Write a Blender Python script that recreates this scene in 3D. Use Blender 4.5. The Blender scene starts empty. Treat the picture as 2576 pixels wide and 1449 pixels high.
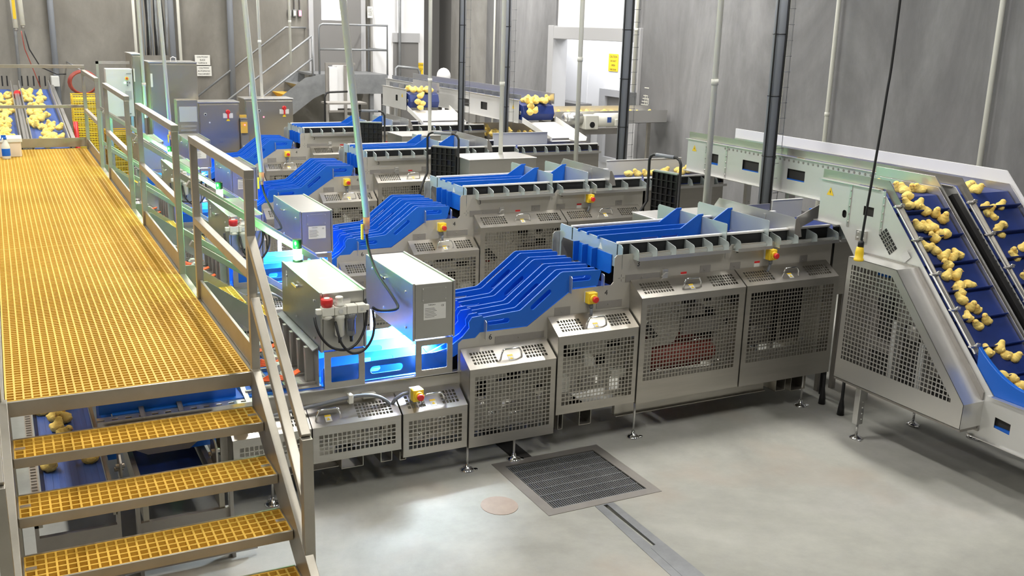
import bpy, bmesh, math, random
from mathutils import Vector, Matrix
from mathutils.geometry import tessellate_polygon
random.seed(7)
C = bpy.context.scene.collection
sc = bpy.context.scene
pi = math.pi

# ------------------------------------------------------------ camera
cam_d = bpy.data.cameras.new('camera'); cam = bpy.data.objects.new('camera', cam_d); C.objects.link(cam)
cam_d.sensor_width = 36.0; cam_d.lens = 36.0 * 2513.3 / 2576.0
yaw, pitch, roll = math.radians(27.315), math.radians(14.647), math.radians(-1.637)
F = Vector((math.sin(yaw) * math.cos(pitch), math.cos(yaw) * math.cos(pitch), -math.sin(pitch)))
r0 = Vector((math.cos(yaw), -math.sin(yaw), 0)); d0 = F.cross(r0)
RX = math.cos(roll) * r0 + math.sin(roll) * d0
DY = -math.sin(roll) * r0 + math.cos(roll) * d0
M = Matrix((RX, -DY, -F)).transposed().to_4x4(); M.translation = Vector((0, 0, 3.0))
cam.matrix_world = M; cam_d.clip_start = 0.05; cam_d.clip_end = 100
sc.camera = cam

# ------------------------------------------------------------ world, view
w = bpy.data.worlds.new('world'); sc.world = w; w.use_nodes = True
w.node_tree.nodes['Background'].inputs[0].default_value = (0.9, 0.95, 1.0, 1)
w.node_tree.nodes['Background'].inputs[1].default_value = 0.06
sc.view_settings.view_transform = 'Standard'; sc.view_settings.look = 'None'
sc.view_settings.gamma = 1.0; sc.view_settings.use_curve_mapping = False
sc.view_settings.exposure = 0.35

# ------------------------------------------------------------ ceiling lamps (one area light per luminaire)
LAMPS = [(x, y) for x in (-2.2, 2.0, 6.1) for y in (2.4, 6.9, 11.4, 15.9, 20.0)] + [(8.6, 13.4), (8.6, 18.4)]  # last two lamps are added, unseen, to brighten the back right walls
LAMPZ = 5.6
def area(name, loc, sx, sy, power, color, rot=(0, 0, 0)):
    l = bpy.data.lights.new(name, 'AREA'); l.shape = 'RECTANGLE'; l.size = sx; l.size_y = sy
    l.energy = power; l.color = color
    o = bpy.data.objects.new(name, l); C.objects.link(o); o.location = loc; o.rotation_euler = rot
    return o
for (x, y) in LAMPS:
    area('ceiling_lamp_light', (x, y, LAMPZ - 0.09), 0.34, 1.4, 60 if y < 3 else 98, (1.0, 0.97, 0.92))

# ------------------------------------------------------------ materials
def mat(name, col, rough=0.5, metal=0.0, noise=None, bump=None, emit=None, trans=0.0, stretch=(1, 1, 1), rnoise=0.0, alpha=None):
    m = bpy.data.materials.new(name); m.use_nodes = True
    nt = m.node_tree; b = nt.nodes['Principled BSDF']
    b.inputs['Base Color'].default_value = (*col, 1); b.inputs['Roughness'].default_value = rough
    b.inputs['Metallic'].default_value = metal
    if trans: b.inputs['Transmission Weight'].default_value = trans
    if alpha is not None: b.inputs['Alpha'].default_value = alpha
    if emit:
        b.inputs['Emission Color'].default_value = (*emit[0], 1); b.inputs['Emission Strength'].default_value = emit[1]
    if noise or bump or rnoise:
        tc = nt.nodes.new('ShaderNodeTexCoord'); mp = nt.nodes.new('ShaderNodeMapping')
        mp.inputs['Scale'].default_value = stretch
        nt.links.new(tc.outputs['Object'], mp.inputs['Vector'])
    if noise:
        n = nt.nodes.new('ShaderNodeTexNoise'); n.inputs['Scale'].default_value = noise[0]; n.inputs['Detail'].default_value = 6
        n.inputs['Roughness'].default_value = 0.65
        cr = nt.nodes.new('ShaderNodeValToRGB'); cr.color_ramp.elements[0].position = 0.3; cr.color_ramp.elements[1].position = 0.72
        cr.color_ramp.elements[0].color = (*noise[1], 1); cr.color_ramp.elements[1].color = (*col, 1)
        nt.links.new(mp.outputs[0], n.inputs['Vector']); nt.links.new(n.outputs['Fac'], cr.inputs[0])
        nt.links.new(cr.outputs[0], b.inputs['Base Color'])
    if rnoise:
        n2 = nt.nodes.new('ShaderNodeTexNoise'); n2.inputs['Scale'].default_value = 3.0; n2.inputs['Detail'].default_value = 5
        mr = nt.nodes.new('ShaderNodeMapRange'); mr.inputs['To Min'].default_value = rough - rnoise; mr.inputs['To Max'].default_value = rough + rnoise
        nt.links.new(mp.outputs[0], n2.inputs['Vector']); nt.links.new(n2.outputs['Fac'], mr.inputs[0]); nt.links.new(mr.outputs[0], b.inputs['Roughness'])
    if bump:
        n3 = nt.nodes.new('ShaderNodeTexNoise'); n3.inputs['Scale'].default_value = bump[0]; n3.inputs['Detail'].default_value = 4
        bp = nt.nodes.new('ShaderNodeBump'); bp.inputs['Strength'].default_value = bump[1]; bp.inputs['Distance'].default_value = bump[2]
        nt.links.new(mp.outputs[0], n3.inputs['Vector']); nt.links.new(n3.outputs['Fac'], bp.inputs['Height']); nt.links.new(bp.outputs[0], b.inputs['Normal'])
    return m
STEEL = mat('brushed_steel', (0.50, 0.475, 0.43), 0.38, 0.92, noise=(2.2, (0.43, 0.41, 0.37)), rnoise=0.09, stretch=(1, 1, 8))
STEELB = mat('bright_steel', (0.70, 0.69, 0.67), 0.33, 0.88, rnoise=0.08, stretch=(6, 1, 1))
DULL = mat('dull_steel', (0.42, 0.40, 0.37), 0.5, 0.7, noise=(3, (0.34, 0.32, 0.30)))
RAIL = mat('rail_steel', (0.47, 0.44, 0.38), 0.40, 0.8, noise=(4, (0.38, 0.355, 0.30)), rnoise=0.1)
GALV = mat('galvanised_steel', (0.34, 0.35, 0.36), 0.5, 0.6, noise=(6, (0.25, 0.26, 0.27)))
SHEET = mat('satin_sheet', (0.74, 0.74, 0.73), 0.45, 0.55, noise=(2.0, (0.68, 0.68, 0.66)))
PLATE = mat('machine_sheet', (0.60, 0.575, 0.52), 0.48, 0.6, noise=(2.0, (0.55, 0.525, 0.47)))
CHROME = mat('chrome', (0.85, 0.85, 0.85), 0.12, 1.0)
GLASSY = mat('pale_plate', (0.60, 0.67, 0.66), 0.35, 0.6)
BLUE = mat('blue_plastic', (0.006, 0.125, 0.60), 0.38)
BLUEB = mat('blue_belt', (0.012, 0.035, 0.20), 0.45, noise=(8, (0.010, 0.028, 0.15)))
BLUEM = mat('blue_ribbed_belt', (0.06, 0.13, 0.42), 0.45, noise=(5, (0.045, 0.10, 0.34)), stretch=(9, 1, 1))
YEL = mat('yellow_grating', (0.80, 0.51, 0.085), 0.55, noise=(0.9, (0.66, 0.39, 0.045)))
YELL = mat('yellow_plastic', (0.90, 0.62, 0.03), 0.4)
RED = mat('red_plastic', (0.65, 0.03, 0.03), 0.35)
WHITEP = mat('white_plastic', (0.75, 0.74, 0.66), 0.4)
PVC = mat('white_pipe', (0.66, 0.66, 0.60), 0.35)
GPVC = mat('grey_pipe', (0.19, 0.205, 0.23), 0.5)
BLACK = mat('black_rubber', (0.012, 0.012, 0.013), 0.45)
DARK = mat('dark_cavity', (0.03, 0.028, 0.026), 0.8)  # near-black that also stands in for shade inside openings
ORANGE = mat('orange_cable', (0.85, 0.14, 0.035), 0.45)
REDM = mat('red_painted_metal', (0.30, 0.05, 0.035), 0.5)
BELTW = mat('white_guide', (0.80, 0.79, 0.76), 0.4)
LABEL = mat('paper_label', (0.72, 0.72, 0.68), 0.6)
INK = mat('dark_ink', (0.03, 0.03, 0.03), 0.6)
WHITE = mat('white_panel', (0.82, 0.82, 0.83), 0.45)
WARM = mat('grey_white_enamel', (0.60, 0.61, 0.59), 0.4)
STEELBX = mat('satin_steel_cover', (0.52, 0.515, 0.485), 0.36, 0.92, rnoise=0.06, noise=(2.5, (0.46, 0.455, 0.425)))
CABST = mat('cabinet_steel', (0.50, 0.46, 0.38), 0.30, 0.9, rnoise=0.05, stretch=(1, 1, 9))
TRANS = mat('clear_plastic', (0.85, 0.88, 0.88), 0.12, trans=0.85)
LEDW = mat('white_led', (1, 1, 1), 0.5, emit=((0.72, 0.86, 1.0), 14))
LEDG = mat('green_lamp_lens', (0.5, 1, 0.6), 0.4, emit=((0.30, 1.0, 0.38), 26))
LEDR = mat('red_indicator', (1, 0.1, 0.1), 0.4, emit=((1.0, 0.08, 0.16), 7))
LEDGS = mat('small_green_indicator', (0.3, 1, 0.5), 0.4, emit=((0.5, 1.0, 0.7), 5))
GREEN = mat('dark_green_cap', (0.003, 0.045, 0.014), 0.25)
LAMPM = mat('lamp_diffuser', (1, 1, 1), 0.5, emit=((1.0, 0.97, 0.92), 6))
CHICK = mat('yellow_down', (0.97, 0.77, 0.24), 0.9, noise=(28, (0.92, 0.64, 0.16)), bump=(220, 0.6, 0.004))
BEAK = mat('beak_horn', (0.62, 0.30, 0.12), 0.5)
REDTR = mat('tinted_box', (0.75, 0.62, 0.50), 0.3)

def wallmat(name, a, b, c, scale=0.45):
    m = bpy.data.materials.new(name); m.use_nodes = True; nt = m.node_tree; B = nt.nodes['Principled BSDF']
    B.inputs['Roughness'].default_value = 0.75
    tc = nt.nodes.new('ShaderNodeTexCoord')
    n1 = nt.nodes.new('ShaderNodeTexNoise'); n1.inputs['Scale'].default_value = scale; n1.inputs['Detail'].default_value = 9; n1.inputs['Roughness'].default_value = 0.62; n1.inputs['Distortion'].default_value = 0.8
    n2 = nt.nodes.new('ShaderNodeTexNoise'); n2.inputs['Scale'].default_value = 5; n2.inputs['Detail'].default_value = 8; n2.inputs['Roughness'].default_value = 0.7
    mp = nt.nodes.new('ShaderNodeMapping'); mp.inputs['Scale'].default_value = (1, 1, 0.45)
    nt.links.new(tc.outputs['Object'], mp.inputs[0]); nt.links.new(mp.outputs[0], n1.inputs['Vector']); nt.links.new(mp.outputs[0], n2.inputs['Vector'])
    cr = nt.nodes.new('ShaderNodeValToRGB'); e = cr.color_ramp.elements
    e[0].position = 0.38; e[0].color = (*a, 1); e[1].position = 0.62; e[1].color = (*c, 1); x = e.new(0.5); x.color = (*b, 1)
    nt.links.new(n1.outputs['Fac'], cr.inputs[0])
    mx = nt.nodes.new('ShaderNodeMixRGB'); mx.blend_type = 'OVERLAY'; mx.inputs[0].default_value = 0.22
    nt.links.new(cr.outputs[0], mx.inputs[1]); nt.links.new(n2.outputs['Fac'], mx.inputs[2]); nt.links.new(mx.outputs[0], B.inputs['Base Color'])
    bp = nt.nodes.new('ShaderNodeBump'); bp.inputs['Strength'].default_value = 0.25; bp.inputs['Distance'].default_value = 0.01
    nt.links.new(n2.outputs['Fac'], bp.inputs['Height']); nt.links.new(bp.outputs[0], B.inputs['Normal'])
    return m
CONC = wallmat('concrete_wall', (0.150, 0.150, 0.154), (0.21, 0.21, 0.215), (0.285, 0.285, 0.292))
CONCW = wallmat('warm_concrete_wall', (0.165, 0.155, 0.135), (0.20, 0.19, 0.168), (0.24, 0.228, 0.203), 0.6)
CONCL = wallmat('pale_concrete_pier', (0.30, 0.29, 0.27), (0.36, 0.35, 0.33), (0.42, 0.41, 0.39))
FLOOR = wallmat('resin_floor', (0.32, 0.32, 0.285), (0.39, 0.39, 0.35), (0.43, 0.425, 0.395), 0.35)
FLOOR.node_tree.nodes['Principled BSDF'].inputs['Roughness'].default_value = 0.7
fn = FLOOR.node_tree; fb = fn.nodes['Principled BSDF']; src = fb.inputs['Base Color'].links[0].from_socket
n5 = fn.nodes.new('ShaderNodeTexNoise'); n5.inputs['Scale'].default_value = 1.1; n5.inputs['Detail'].default_value = 5
tc5 = fn.nodes.new('ShaderNodeTexCoord'); fn.links.new(tc5.outputs['Object'], n5.inputs['Vector'])
r5 = fn.nodes.new('ShaderNodeMapRange'); r5.inputs['From Min'].default_value = 0.56; r5.inputs['From Max'].default_value = 0.70; r5.inputs['To Max'].default_value = 0.45
m5 = fn.nodes.new('ShaderNodeMixRGB'); m5.inputs[2].default_value = (0.40, 0.33, 0.265, 1)
fn.links.new(n5.outputs['Fac'], r5.inputs[0]); fn.links.new(r5.outputs[0], m5.inputs[0]); fn.links.new(src, m5.inputs[1]); fn.links.new(m5.outputs[0], fb.inputs['Base Color'])
STAIN = mat('rust_stain', (0.40, 0.32, 0.26), 0.6, noise=(12, (0.34, 0.27, 0.22)))
CEIL = mat('ceiling_panel', (0.45, 0.45, 0.44), 0.8)
GREYD = mat('grey_door', (0.19, 0.185, 0.18), 0.6)
GREYF = mat('grey_frame', (0.42, 0.42, 0.43), 0.5)
LITWIN = mat('lit_window', (1, 1, 1), 0.3, emit=((0.95, 0.98, 1.0), 1.1))

# ------------------------------------------------------------ mesh builder
def rootloc(o):
    while o.parent: o = o.parent
    return o.location.copy(), o.rotation_euler.copy()
class MB:
    def __init__(s): s.v = []; s.f = []; s.sm = []
    def add(s, vs, fs, smooth=False):
        k = len(s.v); s.v += [tuple(p) for p in vs]
        for f in fs: s.f.append(tuple(i + k for i in f)); s.sm.append(smooth)
        return s
    def box(s, x0, x1, y0, y1, z0, z1):
        vs = [(x, y, z) for x in (x0, x1) for y in (y0, y1) for z in (z0, z1)]
        return s.add(vs, [(0, 1, 3, 2), (4, 6, 7, 5), (0, 4, 5, 1), (2, 3, 7, 6), (0, 2, 6, 4), (1, 5, 7, 3)])
    def frame(s, O, U, V, N, u0, u1, v0, v1, n0, n1):
        O, U, V, N = map(Vector, (O, U, V, N))
        vs = [O + U * a + V * b + N * c for a in (u0, u1) for b in (v0, v1) for c in (n0, n1)]
        return s.add(vs, [(0, 1, 3, 2), (4, 6, 7, 5), (0, 4, 5, 1), (2, 3, 7, 6), (0, 2, 6, 4), (1, 5, 7, 3)])
    def bar(s, p, q, wd, h, up=(0, 0, 1)):
        p, q, up = Vector(p), Vector(q), Vector(up); U = (q - p); L = U.length; U.normalize()
        S = U.cross(up)
        if S.length < 1e-4: S = U.cross(Vector((0, 1, 0)))
        S.normalize(); T = S.cross(U)
        return s.frame(p, U, S, T, 0, L, -wd / 2, wd / 2, -h / 2, h / 2)
    def poly(s, outer, holes=(), O=(0, 0, 0), U=(1, 0, 0), V=(0, 0, 1), N=(0, 1, 0), n0=0, n1=0.004):
        O, U, V, N = map(Vector, (O, U, V, N)); loops = [list(outer)] + [list(h) for h in holes]
        tri = tessellate_polygon([[Vector((a, b, 0)) for a, b in l] for l in loops])
        flat = [p for l in loops for p in l]; n = len(flat)
        vs = [O + U * a + V * b + N * n0 for a, b in flat] + [O + U * a + V * b + N * n1 for a, b in flat]
        fs = [tuple(t) for t in tri] + [tuple(i + n for i in t[::-1]) for t in tri]
        k = 0
        for l in loops:
            m = len(l)
            for i in range(m): fs.append((k + i, k + (i + 1) % m, k + (i + 1) % m + n, k + i + n))
            k += m
        return s.add(vs, fs)
    def px(s, outer, x0, x1, holes=()): return s.poly(outer, holes, U=(0, 1, 0), V=(0, 0, 1), N=(1, 0, 0), n0=x0, n1=x1)
    def py(s, outer, y0, y1, holes=()): return s.poly(outer, holes, U=(1, 0, 0), V=(0, 0, 1), N=(0, 1, 0), n0=y0, n1=y1)
    def pz(s, outer, z0, z1, holes=()): return s.poly(outer, holes, U=(1, 0, 0), V=(0, 1, 0), N=(0, 0, 1), n0=z0, n1=z1)
    def cyl(s, p, q, r, n=14, r2=None, smooth=True):
        p, q = Vector(p), Vector(q); r2 = r if r2 is None else r2; U = (q - p).normalized()
        A = U.cross(Vector((0, 0, 1)))
        if A.length < 1e-3: A = U.cross(Vector((0, 1, 0)))
        A.normalize(); B = U.cross(A)
        c = [(A * math.cos(2 * pi * i / n) + B * math.sin(2 * pi * i / n)) for i in range(n)]
        s.add([p + k * r for k in c] + [q + k * r2 for k in c], [(i, (i + 1) % n, (i + 1) % n + n, i + n) for i in range(n)], smooth)
        k = len(s.v) - 2 * n
        s.f.append(tuple(range(k, k + n))[::-1]); s.sm.append(False); s.f.append(tuple(range(k + n, k + 2 * n))); s.sm.append(False)
        return s
    def tube(s, pts, r, n=8, closed=False):
        P = [Vector(p) for p in pts]; m = len(P); vs = []; A = None
        for i in range(m):
            if closed: T = P[(i + 1) % m] - P[i - 1]
            else: T = P[min(i + 1, m - 1)] - P[max(i - 1, 0)]
            T.normalize()
            if A is None:
                A = T.cross(Vector((0, 0, 1)))
                if A.length < 1e-3: A = T.cross(Vector((0, 1, 0)))
            A = (A - T * A.dot(T)).normalized(); B = T.cross(A)
            vs += [P[i] + (A * math.cos(2 * pi * j / n) + B * math.sin(2 * pi * j / n)) * r for j in range(n)]
        fs = [(i * n + j, i * n + (j + 1) % n, ((i + 1) % m) * n + (j + 1) % n, ((i + 1) % m) * n + j) for i in range(m if closed else m - 1) for j in range(n)]
        s.add(vs, fs, True)
        if not closed:
            k = len(s.v) - m * n
            s.f.append(tuple(range(k, k + n))[::-1]); s.f.append(tuple(range(k + (m - 1) * n, k + m * n))); s.sm += [False, False]
        return s
    def lathe(s, c, prof, n=18, axis=(0, 0, 1)):
        c, U = Vector(c), Vector(axis).normalized(); A = U.cross(Vector((1, 0, 0)))
        if A.length < 1e-3: A = U.cross(Vector((0, 1, 0)))
        A.normalize(); B = U.cross(A); m = len(prof)
        vs = [c + U * h + (A * math.cos(2 * pi * j / n) + B * math.sin(2 * pi * j / n)) * r for r, h in prof for j in range(n)]
        fs = [(i * n + j, i * n + (j + 1) % n, (i + 1) * n + (j + 1) % n, (i + 1) * n + j) for i in range(m - 1) for j in range(n)]
        s.add(vs, fs, True); k = len(s.v) - m * n
        s.f.append(tuple(range(k, k + n))[::-1]); s.f.append(tuple(range(k + (m - 1) * n, k + m * n))); s.sm += [False, False]
        return s
    def ball(s, c, rx, ry=None, rz=None, nu=12, nv=8, rot=None):
        ry = ry or rx; rz = rz or rx; c = Vector(c); vs = []; R = rot or Matrix.Identity(3)
        for i in range(nv + 1):
            t = pi * i / nv
            for j in range(nu):
                a = 2 * pi * j / nu; r = max(math.sin(t), 0.02)
                vs.append(c + R @ Vector((rx * r * math.cos(a), ry * r * math.sin(a), rz * math.cos(t))))
        return s.add(vs, [(i * nu + j, i * nu + (j + 1) % nu, (i + 1) * nu + (j + 1) % nu, (i + 1) * nu + j) for i in range(nv) for j in range(nu)], True)
    def perf(s, O, U, V, N, u1, v1, patches, pitch=0.0295, bar=0.0075, th=0.002):
        """flat sheet 0..u1 x 0..v1 with square-hole patches (u0,u1,v0,v1)"""
        s.poly([(0, 0), (u1, 0), (u1, v1), (0, v1)], [[(a, c), (b, c), (b, d), (a, d)] for a, b, c, d in patches], O, U, V, N, 0, th)
        for a, b, c, d in patches:
            nu = max(1, round((b - a) / pitch)); nv = max(1, round((d - c) / pitch))
            for i in range(1, nu): x = a + (b - a) * i / nu; s.frame(O, U, V, N, x - bar / 2, x + bar / 2, c, d, 0.0001, th - 0.0001)
            for i in range(1, nv): y = c + (d - c) * i / nv; s.frame(O, U, V, N, a, b, y - bar / 2, y + bar / 2, 0.0003, th - 0.0003)
        return s
    def build(s, name, m, parent=None, bevel=0, label=None):
        me = bpy.data.meshes.new(name)
        if parent:
            L, R = rootloc(parent); Rm = R.to_matrix().inverted() if any(abs(a) > 1e-9 for a in R) else None
            vs = [(Vector(p) - L) for p in s.v]
            if Rm: vs = [Rm @ p for p in vs]
        else: vs = s.v
        me.from_pydata(vs, [], s.f)
        for i, p in enumerate(me.polygons): p.use_smooth = s.sm[i]
        bm = bmesh.new(); bm.from_mesh(me); bmesh.ops.recalc_face_normals(bm, faces=bm.faces); bm.to_mesh(me); bm.free()
        me.materials.append(m)
        o = bpy.data.objects.new(name, me); C.objects.link(o)
        if parent: o.parent = parent
        if bevel:
            b = o.modifiers.new('bevel', 'BEVEL'); b.width = bevel; b.segments = 2; b.limit_method = 'ANGLE'; b.angle_limit = math.radians(50)
        if label: o['label'] = label
        return o
def build_each(s, name, m, parent, bevel=0, label=None):
    """every touching cluster of the mesh becomes a part of its own"""
    par = list(range(len(s.v)))
    def find(a):
        while par[a] != a: par[a] = par[par[a]]; a = par[a]
        return a
    for f in s.f:
        for i in f[1:]: par[find(i)] = find(f[0])
    comps = {}
    for i in range(len(s.v)): comps.setdefault(find(i), []).append(i)
    L = []
    for k, ids in comps.items():
        P = [s.v[i] for i in ids]
        L.append([set([k]), [min(p[j] for p in P) - 0.0015 for j in range(3)], [max(p[j] for p in P) + 0.0015 for j in range(3)]])
    ch = True
    while ch:
        ch = False
        for a in range(len(L)):
            for b in range(a + 1, len(L)):
                if all(L[a][1][j] <= L[b][2][j] and L[b][1][j] <= L[a][2][j] for j in range(3)):
                    L[a] = [L[a][0] | L[b][0], [min(L[a][1][j], L[b][1][j]) for j in range(3)], [max(L[a][2][j], L[b][2][j]) for j in range(3)]]
                    L.pop(b); ch = True; break
            if ch: break
    out = []
    for g in L:
        mb = MB(); mp = {}
        for f, sm in zip(s.f, s.sm):
            if find(f[0]) in g[0]:
                for i in f:
                    if i not in mp: mp[i] = len(mb.v); mb.v.append(s.v[i])
                mb.f.append(tuple(mp[i] for i in f)); mb.sm.append(sm)
        out.append(mb.build(name, m, parent, bevel, label))
    return out
MB.each = build_each
def smooth(P, n=5):
    P = [Vector(p) for p in P]; Q = [P[0]] + P + [P[-1]]; out = []
    for i in range(1, len(Q) - 2):
        a, b, c, d = Q[i - 1:i + 3]
        for k in range(n):
            t = k / n; out.append(0.5 * (2 * b + (c - a) * t + (2 * a - 5 * b + 4 * c - d) * t * t + (3 * b - a - 3 * c + d) * t ** 3))
    return out + [P[-1]]
def thing(name, label, cat, loc=(0, 0, 0), rot=0, group=None):
    o = bpy.data.objects.new(name, None); C.objects.link(o); o.location = loc; o.rotation_euler = (0, 0, rot)
    o.empty_display_size = 0.1
    o['label'] = label; o['category'] = cat
    if group: o['group'] = group
    return o
def tag(o, label, cat, group=None):
    o['label'] = label; o['category'] = cat
    if group: o['group'] = group
    return o
def solo(mb, name, m, label, cat, group=None, bevel=0):
    """one-mesh thing, origin moved to its base centre"""
    xs = [p[0] for p in mb.v]; ys = [p[1] for p in mb.v]; zs = [p[2] for p in mb.v]
    c = Vector(((min(xs) + max(xs)) / 2, (min(ys) + max(ys)) / 2, min(zs)))
    mb.v = [tuple(Vector(p) - c) for p in mb.v]
    o = mb.build(name, m, None, bevel); o.location = c
    return tag(o, label, cat, group)
def struct(mb, name, m, bevel=0):
    o = mb.build(name, m, None, bevel); o['kind'] = 'structure'; return o
def kids(o): return list(CH.get(o.name, [])) or [c for c in bpy.data.objects if c.parent == o]
CH = {}
def copy_tree(o, parent=None, children=None):
    c = o.copy(); C.objects.link(c); c.parent = parent
    for ch in [x for x in TREE if x.parent == o]: copy_tree(ch, c)
    return c
TREE = []
def dup(root, loc, label, group=None, rot=None):
    global TREE
    TREE = [x for x in bpy.data.objects if x.parent]
    c = copy_tree(root); c.location = loc; c['label'] = label
    if rot is not None: c.rotation_euler = rot if not isinstance(rot, (int, float)) else (0, 0, rot)
    if group: c['group'] = group
    return c
def arc(c, r, a0, a1, n=8): return [(c[0] + r * math.cos(a0 + (a1 - a0) * i / n), c[1] + r * math.sin(a0 + (a1 - a0) * i / n)) for i in range(n + 1)]
def slot(x0, x1, y, r, ang=0, n=6):
    """rounded slot polygon from x0..x1 centred y, rotated about its centre"""
    pts = arc((x1 - r, y), r, -pi / 2, pi / 2, n) + arc((x0 + r, y), r, pi / 2, 3 * pi / 2, n)
    cx = (x0 + x1) / 2
    return [(cx + (a - cx) * math.cos(ang) - (b - y) * math.sin(ang), y + (a - cx) * math.sin(ang) + (b - y) * math.cos(ang)) for a, b in pts]
def rrect(x0, x1, y0, y1, r, n=4):
    return arc((x1 - r, y0 + r), r, -pi / 2, 0, n) + arc((x1 - r, y1 - r), r, 0, pi / 2, n) + arc((x0 + r, y1 - r), r, pi / 2, pi, n) + arc((x0 + r, y0 + r), r, pi, 1.5 * pi, n)
def text(body, size, O, U, V, m, parent, name='lettering', ext=0.001, align='CENTER', bold=0.0):
    cu = bpy.data.curves.new(name, 'FONT'); cu.body = body; cu.size = size; cu.extrude = ext; cu.align_x = align; cu.align_y = 'CENTER'; cu.offset = bold
    ob = bpy.data.objects.new('tmp_text', cu); C.objects.link(ob)
    dg = bpy.context.evaluated_depsgraph_get(); me = bpy.data.meshes.new_from_object(ob.evaluated_get(dg)); bpy.data.objects.remove(ob)
    O, U, V = Vector(O), Vector(U), Vector(V); N = U.cross(V)
    mb = MB(); mb.v = [tuple(O + U * v.co.x + V * v.co.y + N * v.co.z) for v in me.vertices]
    mb.f = [tuple(p.vertices) for p in me.polygons]; mb.sm = [False] * len(mb.f)
    bpy.data.meshes.remove(me)
    return mb if m is None else mb.build(name, m, parent)

# ============================================================ THE ROOM
XL, XR, YF, YB, ZC = -5.0, 9.8, -4.0, 21.5, 6.0
mb = MB(); PIT = [(2.93, 5.04), (3.73, 5.04), (3.73, 5.81), (2.93, 5.81)]
mb.pz([(XL, YF), (XR, YF), (XR, YB), (XL, YB)], -0.1, 0, [PIT, [(3.285, 0), (3.315, 0), (3.325, 5.0), (3.295, 5.0)]])
struct(mb, 'floor', FLOOR)
struct(MB().box(XL - 0.2, XR + 0.2, YF, YB, ZC, ZC + 0.1), 'ceiling', CEIL)
struct(MB().box(XL - 0.2, 7.45, YB, YB + 0.2, 0, ZC), 'wall_back', CONCW)
struct(MB().box(7.45, 8.68, YB - 0.05, YB + 0.2, 0, ZC), 'wall_back_white', WHITE)
struct(MB().box(8.68, 9.45, YB + 0.9, YB + 1.0, 0, ZC), 'wall_recess', GREYD)
struct(MB().box(8.60, 8.68, YB + 0.2, YB + 1, 0, ZC).box(9.45, 9.53, YB + 0.2, YB + 1, 0, ZC), 'wall_recess_side', GREYD)
struct(MB().box(9.45, XR + 0.2, YB - 0.35, YB + 0.2, 0, ZC), 'trim_1', CONCL)
struct(MB().box(XR - 0.22, XR, 20.55, YB - 0.35, 0, ZC), 'trim_2', CONCL)
struct(MB().box(XL - 0.2, XL, YF, YB, 0, ZC), 'wall_left', CONC)
struct(MB().box(XL - 0.2, XR + 0.2, YF - 0.2, YF, 0, ZC), 'wall_front', CONC)
DY0, DY1 = 14.62, 17.45
mb = MB(); mb.px([(YF, 0), (DY0, 0), (DY0, ZC), (YF, ZC)], XR, XR + 0.25); mb.px([(DY1, 0), (YB, 0), (YB, ZC), (DY1, ZC)], XR, XR + 0.25)
struct(mb, 'wall_right', CONC)
struct(MB().box(XR + 0.04, XR + 0.2, DY0, DY1, 3.02, ZC), 'wall_right_panel', WHITE)
struct(MB().box(XR - 0.05, XR + 0.26, DY0, DY1, 2.80, 3.03).box(XR - 0.06, XR + 0.27, DY0 - 0.18, DY0 + 0.02, 0, 3.04)
       .box(XR - 0.055, XR + 0.27, DY1 - 0.02, DY1 + 0.2, 0, 3.05), 'trim_3', GREYF, 0.01)
# white cold-room seen through the big doorway
mb = MB().box(11.4, 11.5, 11, 21.4, 0, 3.4)
for y in (13.6, 14.9, 16.2, 17.5, 18.8): mb.box(11.39, 11.4, y, y + 0.012, 0, 3.4)
struct(mb, 'wall_cold_room', WHITE)
struct(MB().box(10.05, 11.5, 11, 11.1, 0, 3.4).box(9.9, 11.5, 21.3, 21.4, 0, 3.4), 'wall_cold_room_side', WHITE)
struct(MB().box(9.9, 11.5, 11, 21.4, 3.4, 3.5), 'ceiling_cold_room', WHITE)
struct(MB().box(9.8, 11.5, 11, 21.4, -0.05, 0), 'floor_cold_room', FLOOR)
area('cold_room_light', (10.7, 16.5, 3.3), 1.0, 7.0, 120, (0.97, 0.98, 1.0))
tag(MB().box(11.0, 11.38, 18.56, 19.9, 0, 1.45).build('store_cabinet', GREYD), 'grey cabinet inside the white room seen through the doorway', 'cabinet')
t = thing('serving_hatch', 'grey framed hatch inside the bright white doorway, behind the tall grey pipe', 'hatch', (11.3, 17.4, 0))
mb = MB().px([(16.5, 0.3), (18.12, 0.3), (18.12, 1.81), (16.5, 1.81)], 11.28, 11.39, [[(16.62, 0.42), (17.9, 0.42), (17.9, 1.67), (16.62, 1.67)]]); mb.build('hatch_frame', GREYF, t)
MB().box(11.35, 11.385, 16.6, 17.92, 0.4, 1.7).build('hatch_opening', GREYD, t)
# wall markings and wall lines
mb = MB()
for k, z in enumerate((2.06, 1.93, 1.88, 1.83, 1.78)):
    mb.box(XR - 0.004, XR - 0.001, 14.17 + 0.02 * (k % 2), 14.30 + 0.02 * k % 2, z, z + 0.014)
mb.box(XR - 0.004, XR - 0.001, 14.2, 14.32, 1.70, 1.72)
for y, z0, z1 in ((14.20, 1.80, 1.92), (14.26, 1.78, 1.95), (14.16, 1.80, 1.9)): mb.frame((XR - 0.004, y, z0), (0, 0, 1), (0, 1, 0), (1, 0, 0), 0, z1 - z0, 0, 0.012, 0, 0.003)
tag(mb.build('chalk_marks', WHITEP), 'white chalk tally marks on the grey wall right of the doorway', 'wall marking')
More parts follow.
